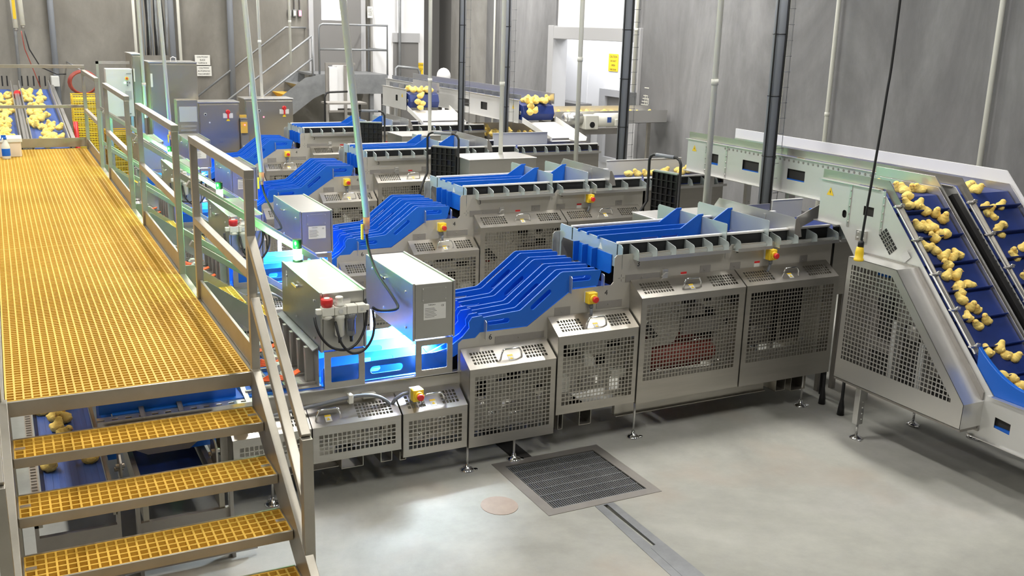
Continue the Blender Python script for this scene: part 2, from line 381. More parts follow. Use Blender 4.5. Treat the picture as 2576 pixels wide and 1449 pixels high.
# grey door with a lit window above the stair landing
t = thing('door_1', 'grey personnel door', 'door', (6.65, 21.45, 1.95)); del t['label']; del t['category']; t['kind'] = 'structure'
mb = MB().py([(6.15, 1.95), (7.2, 1.95), (7.2, 4.2), (6.15, 4.2)], 21.42, 21.5, [[(6.33, 3.03), (6.90, 3.03), (6.90, 4.0), (6.33, 4.0)]]); mb.build('door_leaf', GREYD, t)
MB().box(6.33, 6.90, 21.46, 21.49, 3.03, 4.0).build('door_pane', LITWIN, t)
MB().box(6.47, 6.75, 21.45, 21.455, 3.25, 3.75).build('paper_notice', LABEL, t)
mb = MB(); mb.box(6.05, 6.15, 21.40, 21.5, 1.95, 4.3).box(7.2, 7.3, 21.40, 21.5, 1.95, 4.3); mb.build('door_frame', GREYF, t)
# grey door in the white wall
t = thing('door_2', '', '', (8.25, 21.4, 0)); del t['label']; del t['category']; t['kind'] = 'structure'
MB().box(7.95, 8.52, 21.38, 21.46, 0, 2.76).build('door_leaf', GREYD, t)
MB().box(7.93, 8.54, 21.35, 21.47, 2.60, 2.80).build('door_header', GREYF, t)
MB().bar((8.3, 21.33, 1.35), (8.42, 21.33, 1.35), 0.02, 0.02).build('door_handle', STEELB, t)
solo(MB().box(7.42, 7.46, YB - 0.09, YB - 0.05, 0, ZC), 'trim_4', CONCL, '', ''); o = bpy.data.objects['trim_4']; del o['label']; del o['category']; o['kind'] = 'structure'

# ------------------------------------------------------------ floor drain
t = thing('floor_drain', 'square steel grated floor drain set in the floor before the nearest machine', 'drain', (3.33, 5.42, 0))
mb = MB().pz([(2.895, 5.005), (3.765, 5.005), (3.765, 5.845), (2.895, 5.845)], -0.004, 0.004, [[(2.97, 5.075), (3.69, 5.075), (3.69, 5.775), (2.97, 5.775)]])
mb.build('drain_frame', DULL, t)
MB().box(2.90, 3.76, 5.0, 5.85, -0.30, -0.28).build('drain_pit', DARK, t)
mb = MB()
for i in range(44): x = 2.985 + i * 0.0160; mb.box(x, x + 0.004, 5.08, 5.77, -0.030, -0.004)
for i in range(8): y = 5.085 + i * 0.096; mb.box(2.975, 3.688, y, y + 0.006, -0.026, -0.002)
mb.build('drain_grate', GALV, t)
mb = MB().pz([(3.235, 5.0), (3.375, 5.0), (3.365, 4.1), (3.185, 4.1)], -0.003, 0.003, [[(3.29, 4.99), (3.322, 4.99), (3.307, 4.42), (3.278, 4.42)]])
mb.pz([(3.185, 4.1), (3.365, 4.1), (3.30, 2.0), (3.13, 2.0)], -0.003, 0.003)
mb.bar((3.26, 4.4, 0.004), (3.13, 2.0, 0.004), 0.004, 0.002)
solo(mb, 'drain_channel', GALV, 'narrow steel slot channel running from the drain towards the camera', 'drain channel')
solo(MB().pz([(3.08, 5.845), (3.22, 5.845), (3.22, 10), (3.08, 10)], 0.0, 0.004).box(3.09, 3.21, 5.85, 10, 0.004, 0.006), 'drain_channel', DARK, 'dark drain channel running under the nearest machine behind the drain', 'drain channel')
solo(MB().pz([(2.67 + 0.12 * math.cos(a * pi / 14), 5.26 + 0.13 * math.sin(a * pi / 14)) for a in range(28)], 0.0, 0.003), 'floor_patch', STAIN, 'round brownish patch on the floor left of the drain', 'floor patch')



# ============================================================ WALKWAY
def grating(mb, x0, x1, y0, y1, z, nx, ny, h=0.030, bw=0.009, bl=0.0045):
    for i in range(nx + 1): x = x0 + (x1 - x0) * i / nx; mb.box(x - bw / 2, x + bw / 2, y0, y1, z - h, z)
    for j in range(ny + 1): y = y0 + (y1 - y0) * j / ny; mb.box(x0, x1, y - bl, y + bl, z - h + 0.001, z - 0.001)
PX0, PX1, PZ = -0.085, 1.07, 1.2
t = thing('raised_walkway', 'long raised walkway with yellow grating deck running back beside the machines', 'walkway', (0.5, 10, 0))
for (ya, yb) in ((5.075, 8.62), (8.63, 12.44), (12.45, 15.14)):
    mb = MB(); grating(mb, PX0, PX1, ya, yb, PZ, 30, round((yb - ya) / 0.0385)); mb.build('deck_grating', YEL, t)
mb = MB().box(PX0 - 0.02, PX1 + 0.03, 5.045, 5.06, PZ - 0.075, PZ + 0.001).box(PX0 - 0.035, PX0 - 0.008, 5.06, 15.2, PZ - 0.10, PZ + 0.004).box(PX1 + 0.008, PX1 + 0.05, 5.06, 15.2, PZ - 0.10, PZ - 0.004)
for y in (5.9, 7.0, 8.6, 9.8, 11.2, 12.5, 13.8, 15.1): mb.box(PX0, PX1, y, y + 0.05, PZ - 0.10, PZ - 0.032)
mb.build('deck_frame', RAIL, t, 0.002)
for (x, y) in ((PX0 - 0.02, 5.5), (PX1 + 0.03, 7.0), (PX1 + 0.03, 9.9), (PX1 + 0.03, 12.8), (PX1 + 0.03, 14.1), (PX0 - 0.02, 14.1)):
    MB().box(x - 0.025, x + 0.025, y - 0.025, y + 0.025, 0, PZ - 0.09).build('leg', RAIL, t, 0.003)
# railing sections along the machine side
RXP = 1.10
def railing(y0, y1, label):
    t = thing('guard_railing', label, 'railing', (RXP, (y0 + y1) / 2, PZ - 0.1), 0, 'guard railing sections along the walkway')
    for y in (y0 + 0.025, y1 - 0.025): MB().box(RXP - 0.022, RXP + 0.022, y - 0.022, y + 0.022, PZ - 0.12, 2.225).build('post', RAIL, t, 0.003)
    MB().box(RXP - 0.025, RXP + 0.025, y0, y1, 2.225, 2.27).build('top_rail', RAIL, t, 0.003)
    MB().box(RXP - 0.022, RXP + 0.022, y0 + 0.048, y1 - 0.048, 1.70, 1.75).build('mid_rail', RAIL, t, 0.003)
    MB().box(RXP - 0.005, RXP + 0.012, y0 + 0.048, y1 - 0.048, 1.20, 1.325).build('toe_board', RAIL, t, 0.002)
    return t
railing(5.04, 6.66, 'nearest guard railing section at the top of the yellow stairs')
railing(7.34, 9.32, 'second guard railing section from the stairs')
railing(10.14, 12.18, 'third guard railing section from the stairs')
railing(13.14, 15.12, 'farthest guard railing section on the machine side of the walkway')
t = thing('end_railing', 'railing closing the far end of the yellow walkway', 'railing', (0.5, 15.2, PZ - 0.1))
for x in (PX0 - 0.03, 1.11): MB().box(x - 0.022, x + 0.022, 15.18, 15.225, PZ - 0.12, 2.30).build('post', RAIL, t, 0.003)
MB().box(PX0 - 0.05, 1.13, 15.175, 15.225, 2.285, 2.33).build('top_rail', RAIL, t, 0.003)
MB().box(PX0 - 0.03, 1.11, 15.18, 15.22, 1.75, 1.79).build('mid_rail', RAIL, t, 0.003)
MB().box(PX0 - 0.03, 1.11, 15.185, 15.2, 1.215, 1.34).build('toe_board', RAIL, t, 0.002)

# ------------------------------------------------------------ front stairs
SX0, SX1 = PX0 + 0.01, PX1 - 0.0
t = thing('access_stairs', 'steel stairs with yellow grating treads leading up to the walkway', 'stairs', (0.5, 4.2, 0))
for k in range(6):
    zf = 1.012 - 0.172 * k; yf = 4.80 - 0.268 * k; yb = yf + 0.235
    tr = MB(); tr.box(SX0, SX1, yf - 0.012, yf, zf - 0.045, zf + 0.002).box(SX0, SX1, yb, yb + 0.010, zf - 0.045, zf + 0.002)
    for x in (SX0, SX1): tr.box(x - 0.004, x + 0.004, yf, yb, zf - 0.045, zf + 0.001)
    o = tr.build('tread', RAIL, t, 0.0015)
    g = MB(); grating(g, SX0 + 0.006, SX1 - 0.006, yf + 0.004, yb - 0.004, zf, 27, 5); g.build('tread_grating', YEL, o)
    for x in (SX0 + 0.03, SX1 - 0.03): MB().box(x - 0.022, x + 0.022, yf + 0.10, yf + 0.125, zf, zf + 0.004).build('grating_clip', STEELB, o)
def strprof(dz0, dz1): return [(5.06, 1.20 + dz1), (5.06, 1.20 + dz0), (4.9, 1.16 + dz0), (2.95, -0.07 + 0.03), (2.95, 0.0), (3.25, 0.0), (4.98, 1.08 + dz1)]
for x in (SX0 - 0.045, SX1 + 0.004):
    mb = MB().px([(5.06, 0.98), (5.06, 1.215), (5.0, 1.215), (3.05, 0.0 - 0.03 + 0.03), (3.40, 0.0)], x, x + 0.040)
    mb.build('stringer', RAIL, t, 0.003)
# handrail on the right, going down
def hrail(name, z0, z1, y0=5.06, y1=4.10):
    MB().bar((RXP + 0.0, y0, z0), (RXP + 0.0, y1, z1), 0.044, 0.042).build(name, RAIL, t, 0.003)
hrail('handrail', 1.925, 1.20, 5.07, 4.10); hrail('mid_rail', 1.60, 0.875, 5.02, 4.12)
MB().box(RXP - 0.025, RXP + 0.025, 4.065, 4.115, 0.0, 1.20).build('handrail_post', RAIL, t, 0.003)
# left handrail and its post
MB().bar((-0.128, 5.06, 1.925), (-0.128, 4.10, 1.20), 0.044, 0.042).build('handrail', RAIL, t, 0.003)
MB().box(-0.153, -0.103, 4.065, 4.115, 0.0, 1.20).build('handrail_post', RAIL, t, 0.003)
MB().box(-0.153, -0.103, 5.03, 5.08, 0.0, 2.25).build('newel_post', RAIL, t, 0.003)

# ------------------------------------------------------------ crossover stairs between the machines
def crossover(Y, label):
    t = thing('crossover_stairs', label, 'stairs', (1.8, Y + 0.3, 0), 0, 'crossover stairs down from the walkway')
    X0, X1 = 1.13, 2.25; s = -0.685
    zt = lambda x, z0: z0 + s * (x - X0)
    for y in (Y - 0.03, Y + 0.50):
        MB().py([(X0, 1.09), (X0, 1.215), (X0 + 0.08, 1.215), (2.79, 0.06), (2.79, 0.0), (2.66, 0.0)], y, y + 0.012).build('stringer', RAIL, t)
        MB().bar((X0 - 0.02, y, 1.915), (2.12, y, 1.915 + s * 1.01), 0.042, 0.042).build('handrail', RAIL, t, 0.003)
        MB().bar((X0 - 0.02, y, 1.50), (2.12, y, 1.50 + s * 1.01), 0.040, 0.040).build('mid_rail', RAIL, t, 0.003)
        MB().box(2.10, 2.14, y - 0.02, y + 0.02, 0.42, 1.915 + s * 0.99).build('rail_post', RAIL, t, 0.003)
    for k in range(6):
        x = X0 + 0.27 * k + 0.12; z = 1.03 - 0.17 * k
        g = MB(); grating(g, x, x + 0.225, Y, Y + 0.49, z, 5, 12); g.build('tread', YEL, t)
crossover(7.02, 'crossover stairs nearest the camera, behind the nearest scanner housings')
crossover(9.80, 'second crossover stairs, between the second and third machines')
crossover(12.72, 'farthest crossover stairs, between the third and fourth machines')

# plastic box, bottles and spray bottle at the far end of the deck
t = thing('storage_tub', 'clear lidded tub with tan contents at the far end of the walkway', 'storage box', (0.02, 14.62, PZ))
MB().pz(rrect(-0.20, 0.245, 14.38, 14.78, 0.03), PZ + 0.002, PZ + 0.19).build('tub', REDTR, t, 0.004)
MB().pz(rrect(-0.215, 0.26, 14.365, 14.795, 0.03), PZ + 0.19, PZ + 0.235).build('lid', WHITEP, t, 0.006)
t = thing('spray_bottle', 'white spray bottle with blue trigger and blue label on the yellow deck', 'spray bottle', (0.062, 14.2, PZ))
MB().lathe((0.062, 14.2, PZ), [(0.045, 0), (0.05, 0.01), (0.05, 0.15), (0.042, 0.18), (0.018, 0.235), (0.016, 0.25)]).build('bottle', WHITEP, t)
MB().lathe((0.062, 14.2, PZ), [(0.0505, 0.04), (0.0508, 0.042), (0.0508, 0.13), (0.0505, 0.132)]).build('blue_label', BLUE, t)
MB().lathe((0.062, 14.2, PZ + 0.245), [(0.02, 0), (0.02, 0.03)]).box(0.02, 0.075, 14.19, 14.21, PZ + 0.27, PZ + 0.30).bar((0.03, 14.2, PZ + 0.275), (0.012, 14.2, PZ + 0.235), 0.012, 0.01).build('trigger', BLUE, t)

# ============================================================ SORTING MACHINES
YS, YBK = 5.97, 6.895          # front and back side plates of the nearest machine
WALLY = [5.975, 6.055, 6.165, 6.245, 6.395, 6.475, 6.62, 6.70]
def guard(t, x0, x1, z0, z1, label=None, patch=None, hx=None, seed=0, top2=True):
    """perforated hinged guard: front, sloped top, cheeks, handle, sticker"""
    mb = MB(); W = x1 - x0 - 0.006; X = x0 + 0.003; m = 0.042
    p = patch or (m, W - m, 0.05 if z1 - z0 < 0.45 else 0.075, z1 - z0 - 0.055)
    mb.perf((X, 5.80, z0), (1, 0, 0), (0, 0, 1), (0, 1, 0), W, z1 - z0, [p])
    L = math.hypot(0.165, 0.10); V = (0, 0.165 / L, 0.10 / L); N = (0, -0.10 / L, 0.165 / L)
    tp = [(0.05, 0.05 + W * 0.27, 0.04, L - 0.045), (W - 0.05 - W * 0.25, W - 0.05, 0.04, L - 0.045)] if top2 else [(W * 0.52, W - 0.05, 0.03, L - 0.05)]
    mb.perf((X, 5.80, z1), (1, 0, 0), V, N, W, L, tp, pitch=0.024, bar=0.008)
    for x in (X, X + W - 0.002): mb.px([(5.80, z0), (5.962, z0 + 0.0), (5.962, z1 + 0.098), (5.80, z1)], x, x + 0.002)
    mb.box(X, X + W, 5.80, 5.83, z0 - 0.002, z0)
    g = mb.build('guard', STEEL, t)
    hx = hx if hx is not None else X + W * 0.5
    O = Vector((hx, 5.80, z1)) + Vector(V) * 0.055; n = Vector(N); v = Vector(V)
    w2 = 0.075
    pts = [O + Vector((-w2 - 0.008, 0, 0)), O + Vector((-w2, 0, 0)) + n * 0.040 + v * .02, O + Vector((-w2 + 0.012, 0, 0)) + n * 0.058 + v * 0.035, O + Vector((-w2 + 0.03, 0, 0)) + n * 0.062 + v * 0.037]
    pts2 = [O + Vector((w2 - 0.03, 0, 0)) + n * 0.062 + v * 0.037, O + Vector((w2 - 0.012, 0, 0)) + n * 0.058 + v * 0.035, O + Vector((w2, 0, 0)) + n * 0.040 + v * 0.02, O + Vector((w2 + 0.008, 0, 0))]
    MB().tube(pts + pts2, 0.0065, 8).build('handle', CHROME, g, label='chrome bar handle')
    o2 = Vector((hx - 0.02, 5.80, z1)) + v * 0.035 + n * 0.003
    MB().frame(o2, (1, 0, 0), v, n, 0, 0.042, 0, 0.055, 0, 0.001).each('warning_sticker', LABEL, g)
    MB().frame(o2, (1, 0, 0), v, n, 0.001, 0.041, 0.040, 0.054, 0.001, 0.0016).poly([(0.008, 0.012), (0.034, 0.012), (0.021, 0.034)], (), o2, (1, 0, 0), v, n, 0.001, 0.0016).build('warning_symbol', YELL, g)
    return g
def estop(t, x, y, z, cable=True):
    e = MB().box(x - 0.038, x + 0.038, y - 0.055, y, z - 0.042, z + 0.042).build('emergency_stop', YELL, t, 0.006, label='yellow emergency stop box with a red button')
    MB().box(x - 0.040, x + 0.036, y, y + 0.030, z - 0.041, z + 0.041).build('back_shell', WHITEP, e, 0.004)
    MB().lathe((x, y - 0.055, z), [(0.030, 0), (0.030, 0.012), (0.024, 0.016)], 18, (0, -1, 0)).build('collar', YELL, e)
    MB().lathe((x, y - 0.071, z), [(0.014, 0), (0.016, 0.008), (0.023, 0.012), (0.023, 0.026), (0.018, 0.030)], 18, (0, -1, 0)).build('button', RED, e)
    return e
def bluewall(pts, holes, y, th=0.012):
    mb = MB(); mb.py(pts, y, y + th, holes)
    return mb
def foot(t, x, y, top):
    f = MB().cyl((x, y, 0.02), (x, y, top), 0.0085, 10).build('levelling_foot', STEELB, t)
    MB().lathe((x, y, 0), [(0.052, 0), (0.054, 0.006), (0.040, 0.016), (0.018, 0.024), (0.014, 0.05), (0.012, 0.052)], 20).cyl((x + 0.055, y - 0.02, 0), (x + 0.055, y - 0.02, 0.010), 0.016, 10).build('foot_pad', CHROME, f)

def make_machine():
    t = thing('sorting_machine', 'nearest steel sorting machine, its perforated guards in full view above the floor drain', 'sorting machine', (3.2, 6.43, 0), 0, 'parallel sorting machines')
    # ---- side plates
    out = [(0.36, 0.60), (0.36, 0.695), (2.68, 0.675), (2.68, 0.887), (2.712, 0.911), (2.808, 0.912), (2.845, 0.947), (3.214, 0.949), (3.575, 1.186), (3.900, 1.190),
           (3.918, 1.21), (3.920, 1.392), (3.94, 1.411), (4.90, 1.415), (4.945, 1.36), (4.99, 1.415), (6.02, 1.40), (6.04, 1.385), (6.045, 0.33), (5.40, 0.33), (5.40, 0.20), (4.0, 0.20), (3.97, 0.33), (3.45, 0.33), (3.45, 0.22), (2.2, 0.22), (2.2, 0.29), (1.06, 0.29), (1.06, 0.60)]
    holes = [[(4.30, 0.46), (4.88, 0.44), (4.88, 0.92), (4.72, 0.94), (4.62, 0.90), (4.50, 0.68), (4.30, 0.66)],
             rrect(5.20, 5.78, 0.50, 1.02, 0.03), rrect(4.55, 4.68, 0.98, 1.07, 0.01), rrect(4.76, 4.84, 0.98, 1.06, 0.01), rrect(5.12, 5.6, 1.06, 1.085, 0.005),
             rrect(3.06, 3.17, 0.60, 0.74, 0.02), rrect(2.98, 3.17, 0.57, 0.598, 0.008), rrect(2.83, 2.90, 0.46, 0.60, 0.02), rrect(3.03, 3.10, 0.37, 0.42, 0.01), rrect(3.29, 3.36, 0.42, 0.50, 0.02), slot(2.86, 2.89, 0.42, 0.013),
             rrect(3.52, 3.64, 0.68, 0.80, 0.02), rrect(3.66, 3.86, 0.77, 0.80, 0.01), rrect(3.88, 4.02, 0.71, 0.755, 0.01), rrect(3.45, 3.51, 0.60, 0.64, 0.01), rrect(3.78, 3.88, 0.58, 0.66, 0.01), rrect(3.60, 3.9, 0.34, 0.40, 0.02), rrect(3.72, 3.83, 0.44, 0.50, 0.01), rrect(3.93, 4.02, 0.36, 0.48, 0.015),
             rrect(1.86, 1.93, 0.38, 0.45, 0.02), rrect(2.08, 2.17, 0.34, 0.44, 0.02), rrect(2.30, 2.40, 0.42, 0.46, 0.01), rrect(2.5, 2.6, 0.36, 0.44, 0.01)]
    for c in ((3.19, 0.70), (4.16, 0.86), (4.23, 0.74), (5.0, 0.80)):   # diamond cut-outs
        if c[0] > 3.2 or True: holes.append([(c[0], c[1] - 0.032), (c[0] + 0.032, c[1]), (c[0], c[1] + 0.032), (c[0] - 0.032, c[1])]) if c[0] > 3.4 else None
    MB().py(out, YS, YS + 0.005, holes).build('side_plate', PLATE, t)
    MB().py(out, YBK, YBK + 0.005).build('side_plate', PLATE, t)
    MB().box(4.0, 6.03, 6.50, 6.505, 0.34, 1.36).box(2.72, 4.0, 6.50, 6.505, 0.24, 0.90).build('interior_shade_sheet', DARK, t)  # dark sheets added so the plate openings look shaded inside
    # bottom channel and cross tubes
    mb = MB().box(3.97, 5.42, 5.94, 5.975, 0.165, 0.33).box(3.97, 5.42, 5.915, 5.975, 0.165, 0.170)
    mb.build('base_channel', STEEL, t)
    def utube(x0, x1, z0, z1, y0=5.84, y1=6.95):
        mb = MB().box(x0, x1, y0, y1, z0, z0 + 0.004).box(x0, x0 + 0.004, y0, y1, z0, z1).box(x1 - 0.004, x1, y0, y1, z0, z1)
        mb.build('cross_channel', STEEL, t)
    utube(3.42, 3.46, 0.18, 0.31); utube(3.60, 3.70, 0.185, 0.31); utube(3.55, 3.64, 0.30, 0.315, 5.84, 5.9); utube(5.46, 5.56, 0.18, 0.31); utube(5.62, 5.78, 0.16, 0.31)
    utube(1.80, 1.95, 0.17, 0.24); utube(2.07, 2.15, 0.17, 0.24); utube(2.205, 2.25, 0.16, 0.22); utube(1.08, 1.16, 0.17, 0.28)
    MB().box(1.2, 1.8, 5.90, 5.97, 0.165, 0.17).box(1.2, 1.8, 5.965, 5.97, 0.165, 0.29).build('base_channel', STEEL, t)
    for x, y, z in ((2.70, 5.83, 0.185), (3.08, 5.86, 0.185), (4.10, 5.86, 0.34), (5.77, 5.86, 0.34), (1.35, 5.86, 0.3), (2.7, 6.93, 0.3), (4.1, 6.93, 0.3), (5.77, 6.93, 0.3)): foot(t, x, y, z)
    # ---- interior mechanism seen through the openings
    MB().cyl((4.30, 6.05, 0.56), (4.90, 6.05, 0.56), 0.10, 18).box(4.34, 4.86, 6.08, 6.4, 0.42, 0.64).build('drive_drum', REDM, t, label='dull red drive unit behind the guard mesh')
    MB().box(5.25, 5.72, 6.25, 6.45, 0.45, 0.85).cyl((5.45, 6.1, 0.60), (5.45, 6.3, 0.60), 0.07, 14).each('gear_unit', DULL, t)
    mb = MB()
    for (x, z, a, l) in ((3.135, 0.705, -48, 0.20), (4.20, 0.86, -48, 0.26), (4.97, 1.03, -48, 0.22)):
        c = math.cos(math.radians(a)); s_ = math.sin(math.radians(a))
        q = Vector((x, 5.93, z)); d = Vector((c, 0, s_))
        mb.bar(q - d * l / 2, q + d * l / 2, 0.045, 0.05, (0, 1, 0))
    mb.each('actuator_block', BLACK, t)
    mb = MB()
    for (x, z) in ((3.11, 0.735), (4.16, 0.91), (4.93, 1.07), (3.68, 0.70)):
        mb.frame((x, 5.895, z), (0.7, 0, -0.7), (0.7, 0, 0.7), (0, 1, 0), -0.035, 0.035, -0.02, 0.02, 0, 0.02)
    mb.each('actuator_clamp', WHITEP, t)
    mb = MB()
    for (x0, x1, z) in ((3.05, 3.22, 0.345), (3.52, 3.70, 0.42), (4.62, 4.80, 0.70), (4.30, 4.36, 0.50)): mb.cyl((x0, 5.90, z), (x1, 5.90, z + 0.006), 0.007, 8)
    mb.cyl((2.30, 5.9, 0.275), (2.44, 5.9, 0.29), 0.012, 10).cyl((2.87, 5.88, 0.385), (2.93, 5.88, 0.38), 0.016, 10).cyl((2.36, 5.90, 0.31), (2.42, 5.90, 0.24), 0.008, 8)
    for (x, z) in ((4.40, 1.0), (4.9, 0.52), (3.75, 0.66), (2.60, 0.42), (5.1, 0.95)): mb.tube([(x, 5.92, z), (x + 0.01, 5.90, z - 0.06), (x + 0.05, 5.90, z - 0.09), (x + 0.09, 5.92, z - 0.05)], 0.005, 6)
    mb.each('push_rod', CHROME, t)
    mb = MB().box(3.44, 3.52, 5.87, 5.95, 0.45, 0.56).box(3.655, 3.73, 5.88, 5.95, 0.625, 0.685).box(3.90, 4.02, 5.89, 5.95, 0.50, 0.55).box(2.70, 2.735, 5.88, 5.95, 0.50, 0.55).cyl((3.53, 5.9, 0.78), (3.62, 5.9, 0.80), 0.03, 12)
    mb.each('bearing_block', WHITEP, t)
    MB().box(3.66, 3.78, 5.93, 5.965, 0.44, 0.50).box(3.05, 3.2, 5.94, 5.965, 0.36, 0.40).box(4.55, 4.9, 5.93, 5.965, 0.74, 0.86).box(4.6, 4.72, 5.90, 5.96, 0.9, 0.97).box(1.98, 2.10, 5.93, 5.965, 0.37, 0.43).each('bracket_block', DULL, t)
    # ---- guards
    guard(t, 1.10, 1.60, 0.27, 0.50)
    guard(t, 1.60, 2.205, 0.26, 0.50, hx=1.72, top2=False); guard(t, 2.21, 2.685, 0.195, 0.50); guard(t, 2.69, 3.368, 0.18, 0.745)
    guard(t, 3.372, 4.055, 0.315, 0.90, patch=(0.045, 0.64, 0.065, 0.52)); guard(t, 4.06, 5.028, 0.30, 1.112, patch=(0.05, 0.90, 0.17, 0.76)); guard(t, 5.032, 5.985, 0.295, 1.114, patch=(0.05, 0.90, 0.19, 0.76))
    # ---- numbers, latches, plates on the side plate
    for s_, x, z in (('3', 4.13, 1.33), ('4', 3.86, 1.135), ('6', 2.925, 0.905), ('2', 5.05, 1.36)): text(s_, 0.055, (x, YS - 0.001, z), (1, 0, 0), (0, 0, 1), INK, t, 'number_mark', 0.0008)
    mb = MB()
    for (x0, x1, z0, z1) in ((4.02, 4.33, 1.20, 1.255), (4.70, 4.80, 1.205, 1.27), (4.99, 5.09, 1.205, 1.27), (5.70, 5.78, 1.205, 1.27), (3.43, 3.56, 1.00, 1.065), (3.78, 4.0, 1.02, 1.075), (2.96, 3.35, 0.855, 0.905)):
        mb.box(x0, x1, YS - 0.004, YS, z0, z1).cyl(((x0 + x1) / 2 - 0.01, YS - 0.012, (z0 + z1) / 2), ((x0 + x1) / 2 - 0.01, YS, (z0 + z1) / 2), 0.006, 8)
    mb.each('cover_plate', DULL, t, 0.001)
    MB().box(4.34, 4.39, YS - 0.02, YS, 1.20, 1.275).tube([(4.33, YS - 0.02, 1.22), (4.35, YS - 0.035, 1.25), (4.38, YS - 0.035, 1.25)], 0.006).build('latch', STEELB, t, 0.003)
    MB().box(4.52, 4.575, YS - 0.0015, YS, 1.185, 1.235).box(5.23, 5.285, YS - 0.0015, YS, 1.215, 1.262).each('warning_sticker', LABEL, t)
    MB().box(4.52, 4.575, YS - 0.0025, YS - 0.0015, 1.218, 1.235).box(5.23, 5.285, YS - 0.0025, YS - 0.0015, 1.245, 1.262).each('red_sticker_band', RED, t)
    mb = MB()
    for dx, dz in ((0.018, 0), (-0.018, 0), (0, 0.018), (0, -0.018)): mb.box(3.985 + dx - (0.009 if dx else 0.001), 3.985 + dx + (0.009 if dx else 0.001), YS - 0.001, YS, 1.235 + dz - (0.009 if dz else 0.001), 1.235 + dz + (0.009 if dz else 0.001))
    mb.each('target_mark', INK, t)
    # emergency stops with their conduits
    estop(t, 3.715, 5.965, 1.120); MB().cyl((3.715, 5.94, 1.082), (3.72, 5.94, 1.045), 0.016, 10).tube([(3.72, 5.94, 1.045), (3.722, 5.94, 1.0), (3.73, 5.95, 0.97)], 0.011, 8).build('cable_gland', GPVC, t)
    estop(t, 5.36, 5.955, 1.315); MB().cyl((5.36, 5.93, 1.275), (5.36, 5.93, 1.24), 0.016, 10).tube([(5.36, 5.93, 1.24), (5.35, 5.93, 1.20), (5.33, 5.93, 1.165)], 0.011, 8).build('cable_gland', GPVC, t)
    estop(t, 2.325, 5.86, 0.615); MB().tube([(2.28, 5.88, 0.62), (2.24, 5.88, 0.615), (2.19, 5.885, 0.585), (2.165, 5.89, 0.54)], 0.013, 8).build('cable_gland', GPVC, t)
    MB().tube(smooth([(1.0, 5.90, 0.555), (1.5, 5.90, 0.60), (1.83, 5.90, 0.635), (1.98, 5.895, 0.64), (2.07, 5.89, 0.62), (2.13, 5.89, 0.58), (2.17, 5.89, 0.53)]), 0.012, 8).build('conduit', GPVC, t, label='grey flexible conduit along the lower rail')
    MB().box(1.87, 1.90, 5.875, 5.93, 0.60, 0.66).box(1.98, 2.07, 5.92, 5.965, 0.60, 0.635).each('pipe_clip', WHITEP, t, 0.004)
    MB().box(0.36, 2.70, 5.945, 5.985, 0.690, 0.700).build('edge_rail', STEELB, t, 0.002)
    # ---- upper deck: belt bed, rails, comb brackets
    MB().box(3.99, 6.05, 6.04, 6.69, 1.395, 1.405).build('deck_belt', BLUEB, t)
    for y in (6.02, 6.68): MB().box(3.975, 6.05, y, y + 0.030, 1.478, 1.494).each('guide_rail', BELTW, t, 0.002)
    MB().box(3.98, 6.05, 6.032, 6.042, 1.38, 1.477).box(3.98, 6.05, 6.69, 6.70, 1.38, 1.477).each('rail_shade_strip', BLACK, t)  # black strips paint the shaded recess under the guide rails
    for x0, x1 in ((4.08, 4.925), (5.00, 5.34), (5.41, 6.04)):
        MB().box(x0, x1, 5.895, 5.90, 1.372, 1.395).box(x0, x1, 5.895, 5.972, 1.368, 1.372).box(x0, x1, 5.955, 5.960, 1.385, 1.405).each('catch_tray', STEELB, t)
    k = 0
    for x in (4.08, 4.24, 4.41, 4.58, 4.75, 4.905, 5.02, 5.33, 5.42, 5.60, 5.80, 6.03):
        MB().px([(5.897, 1.37), (5.897, 1.40)] + arc((5.93, 1.425), 0.030, pi, pi / 2, 4) + [(6.03, 1.475), (6.03, 1.37)], x, x + 0.004).build('comb_bracket', GLASSY, t)
    for x in (4.3, 4.6, 4.9, 5.3, 5.7): MB().px([(6.70, 1.40), (6.70, 1.47), (6.80, 1.46), (6.83, 1.40)], x, x + 0.004).build('comb_bracket', GLASSY, t)
    # cross plates on the upper deck
    pan = [(5.97, 1.30), (5.97, 1.46), (5.99, 1.478), (6.875, 1.478), (6.89, 1.46), (6.89, 1.15), (6.865, 1.15), (6.865, 1.33), (6.84, 1.37), (6.12, 1.37), (6.10, 1.34), (6.10, 1.30)]
    MB().px(pan, 3.982, 3.988).build('end_panel', GLASSY, t, 0.001, label='pale end panel with a warning triangle')
    MB().px([(6.245, 1.395), (6.295, 1.395), (6.270, 1.442)], 3.979, 3.982).build('warning_triangle', LABEL, t)
    def crossplate(x, low):
        o = [(5.97, low), (5.97, 1.565)] + arc((5.985, 1.565), 0.015, pi, pi / 2, 4) + [(6.875, 1.582), (6.89, 1.565), (6.89, 1.42), (6.05, 1.42), (6.03, 1.44), (6.015, 1.42), (6.01, low)]
        MB().px(o, x, x + 0.005).build('cross_plate', GLASSY, t, 0.001)
    crossplate(4.930, 1.31); crossplate(5.348, 1.31)
    # upper blue dividers
    def upper(y, xe, flare):
        p = [(3.965, 1.468), (3.965, 1.488), (3.975, 1.494), (xe - 0.20, 1.498), (xe - 0.035, 1.60), (xe + 0.012, 1.602), (xe + 0.012, 1.585), (xe - 0.002, 1.582), (xe - 0.002, 1.41), (4.0, 1.41), (3.995, 1.468)]
        h = [slot(4.36, 4.52, 1.447, 0.014), slot(xe - 0.38, xe - 0.22, 1.447, 0.014)]
        MB().py(p, y, y + 0.012, h).build('lane_divider', BLUE, t, 0.0015)
    upper(6.575, 4.93, 1); upper(6.440, 5.348, 1); upper(6.285, 4.93, 1)
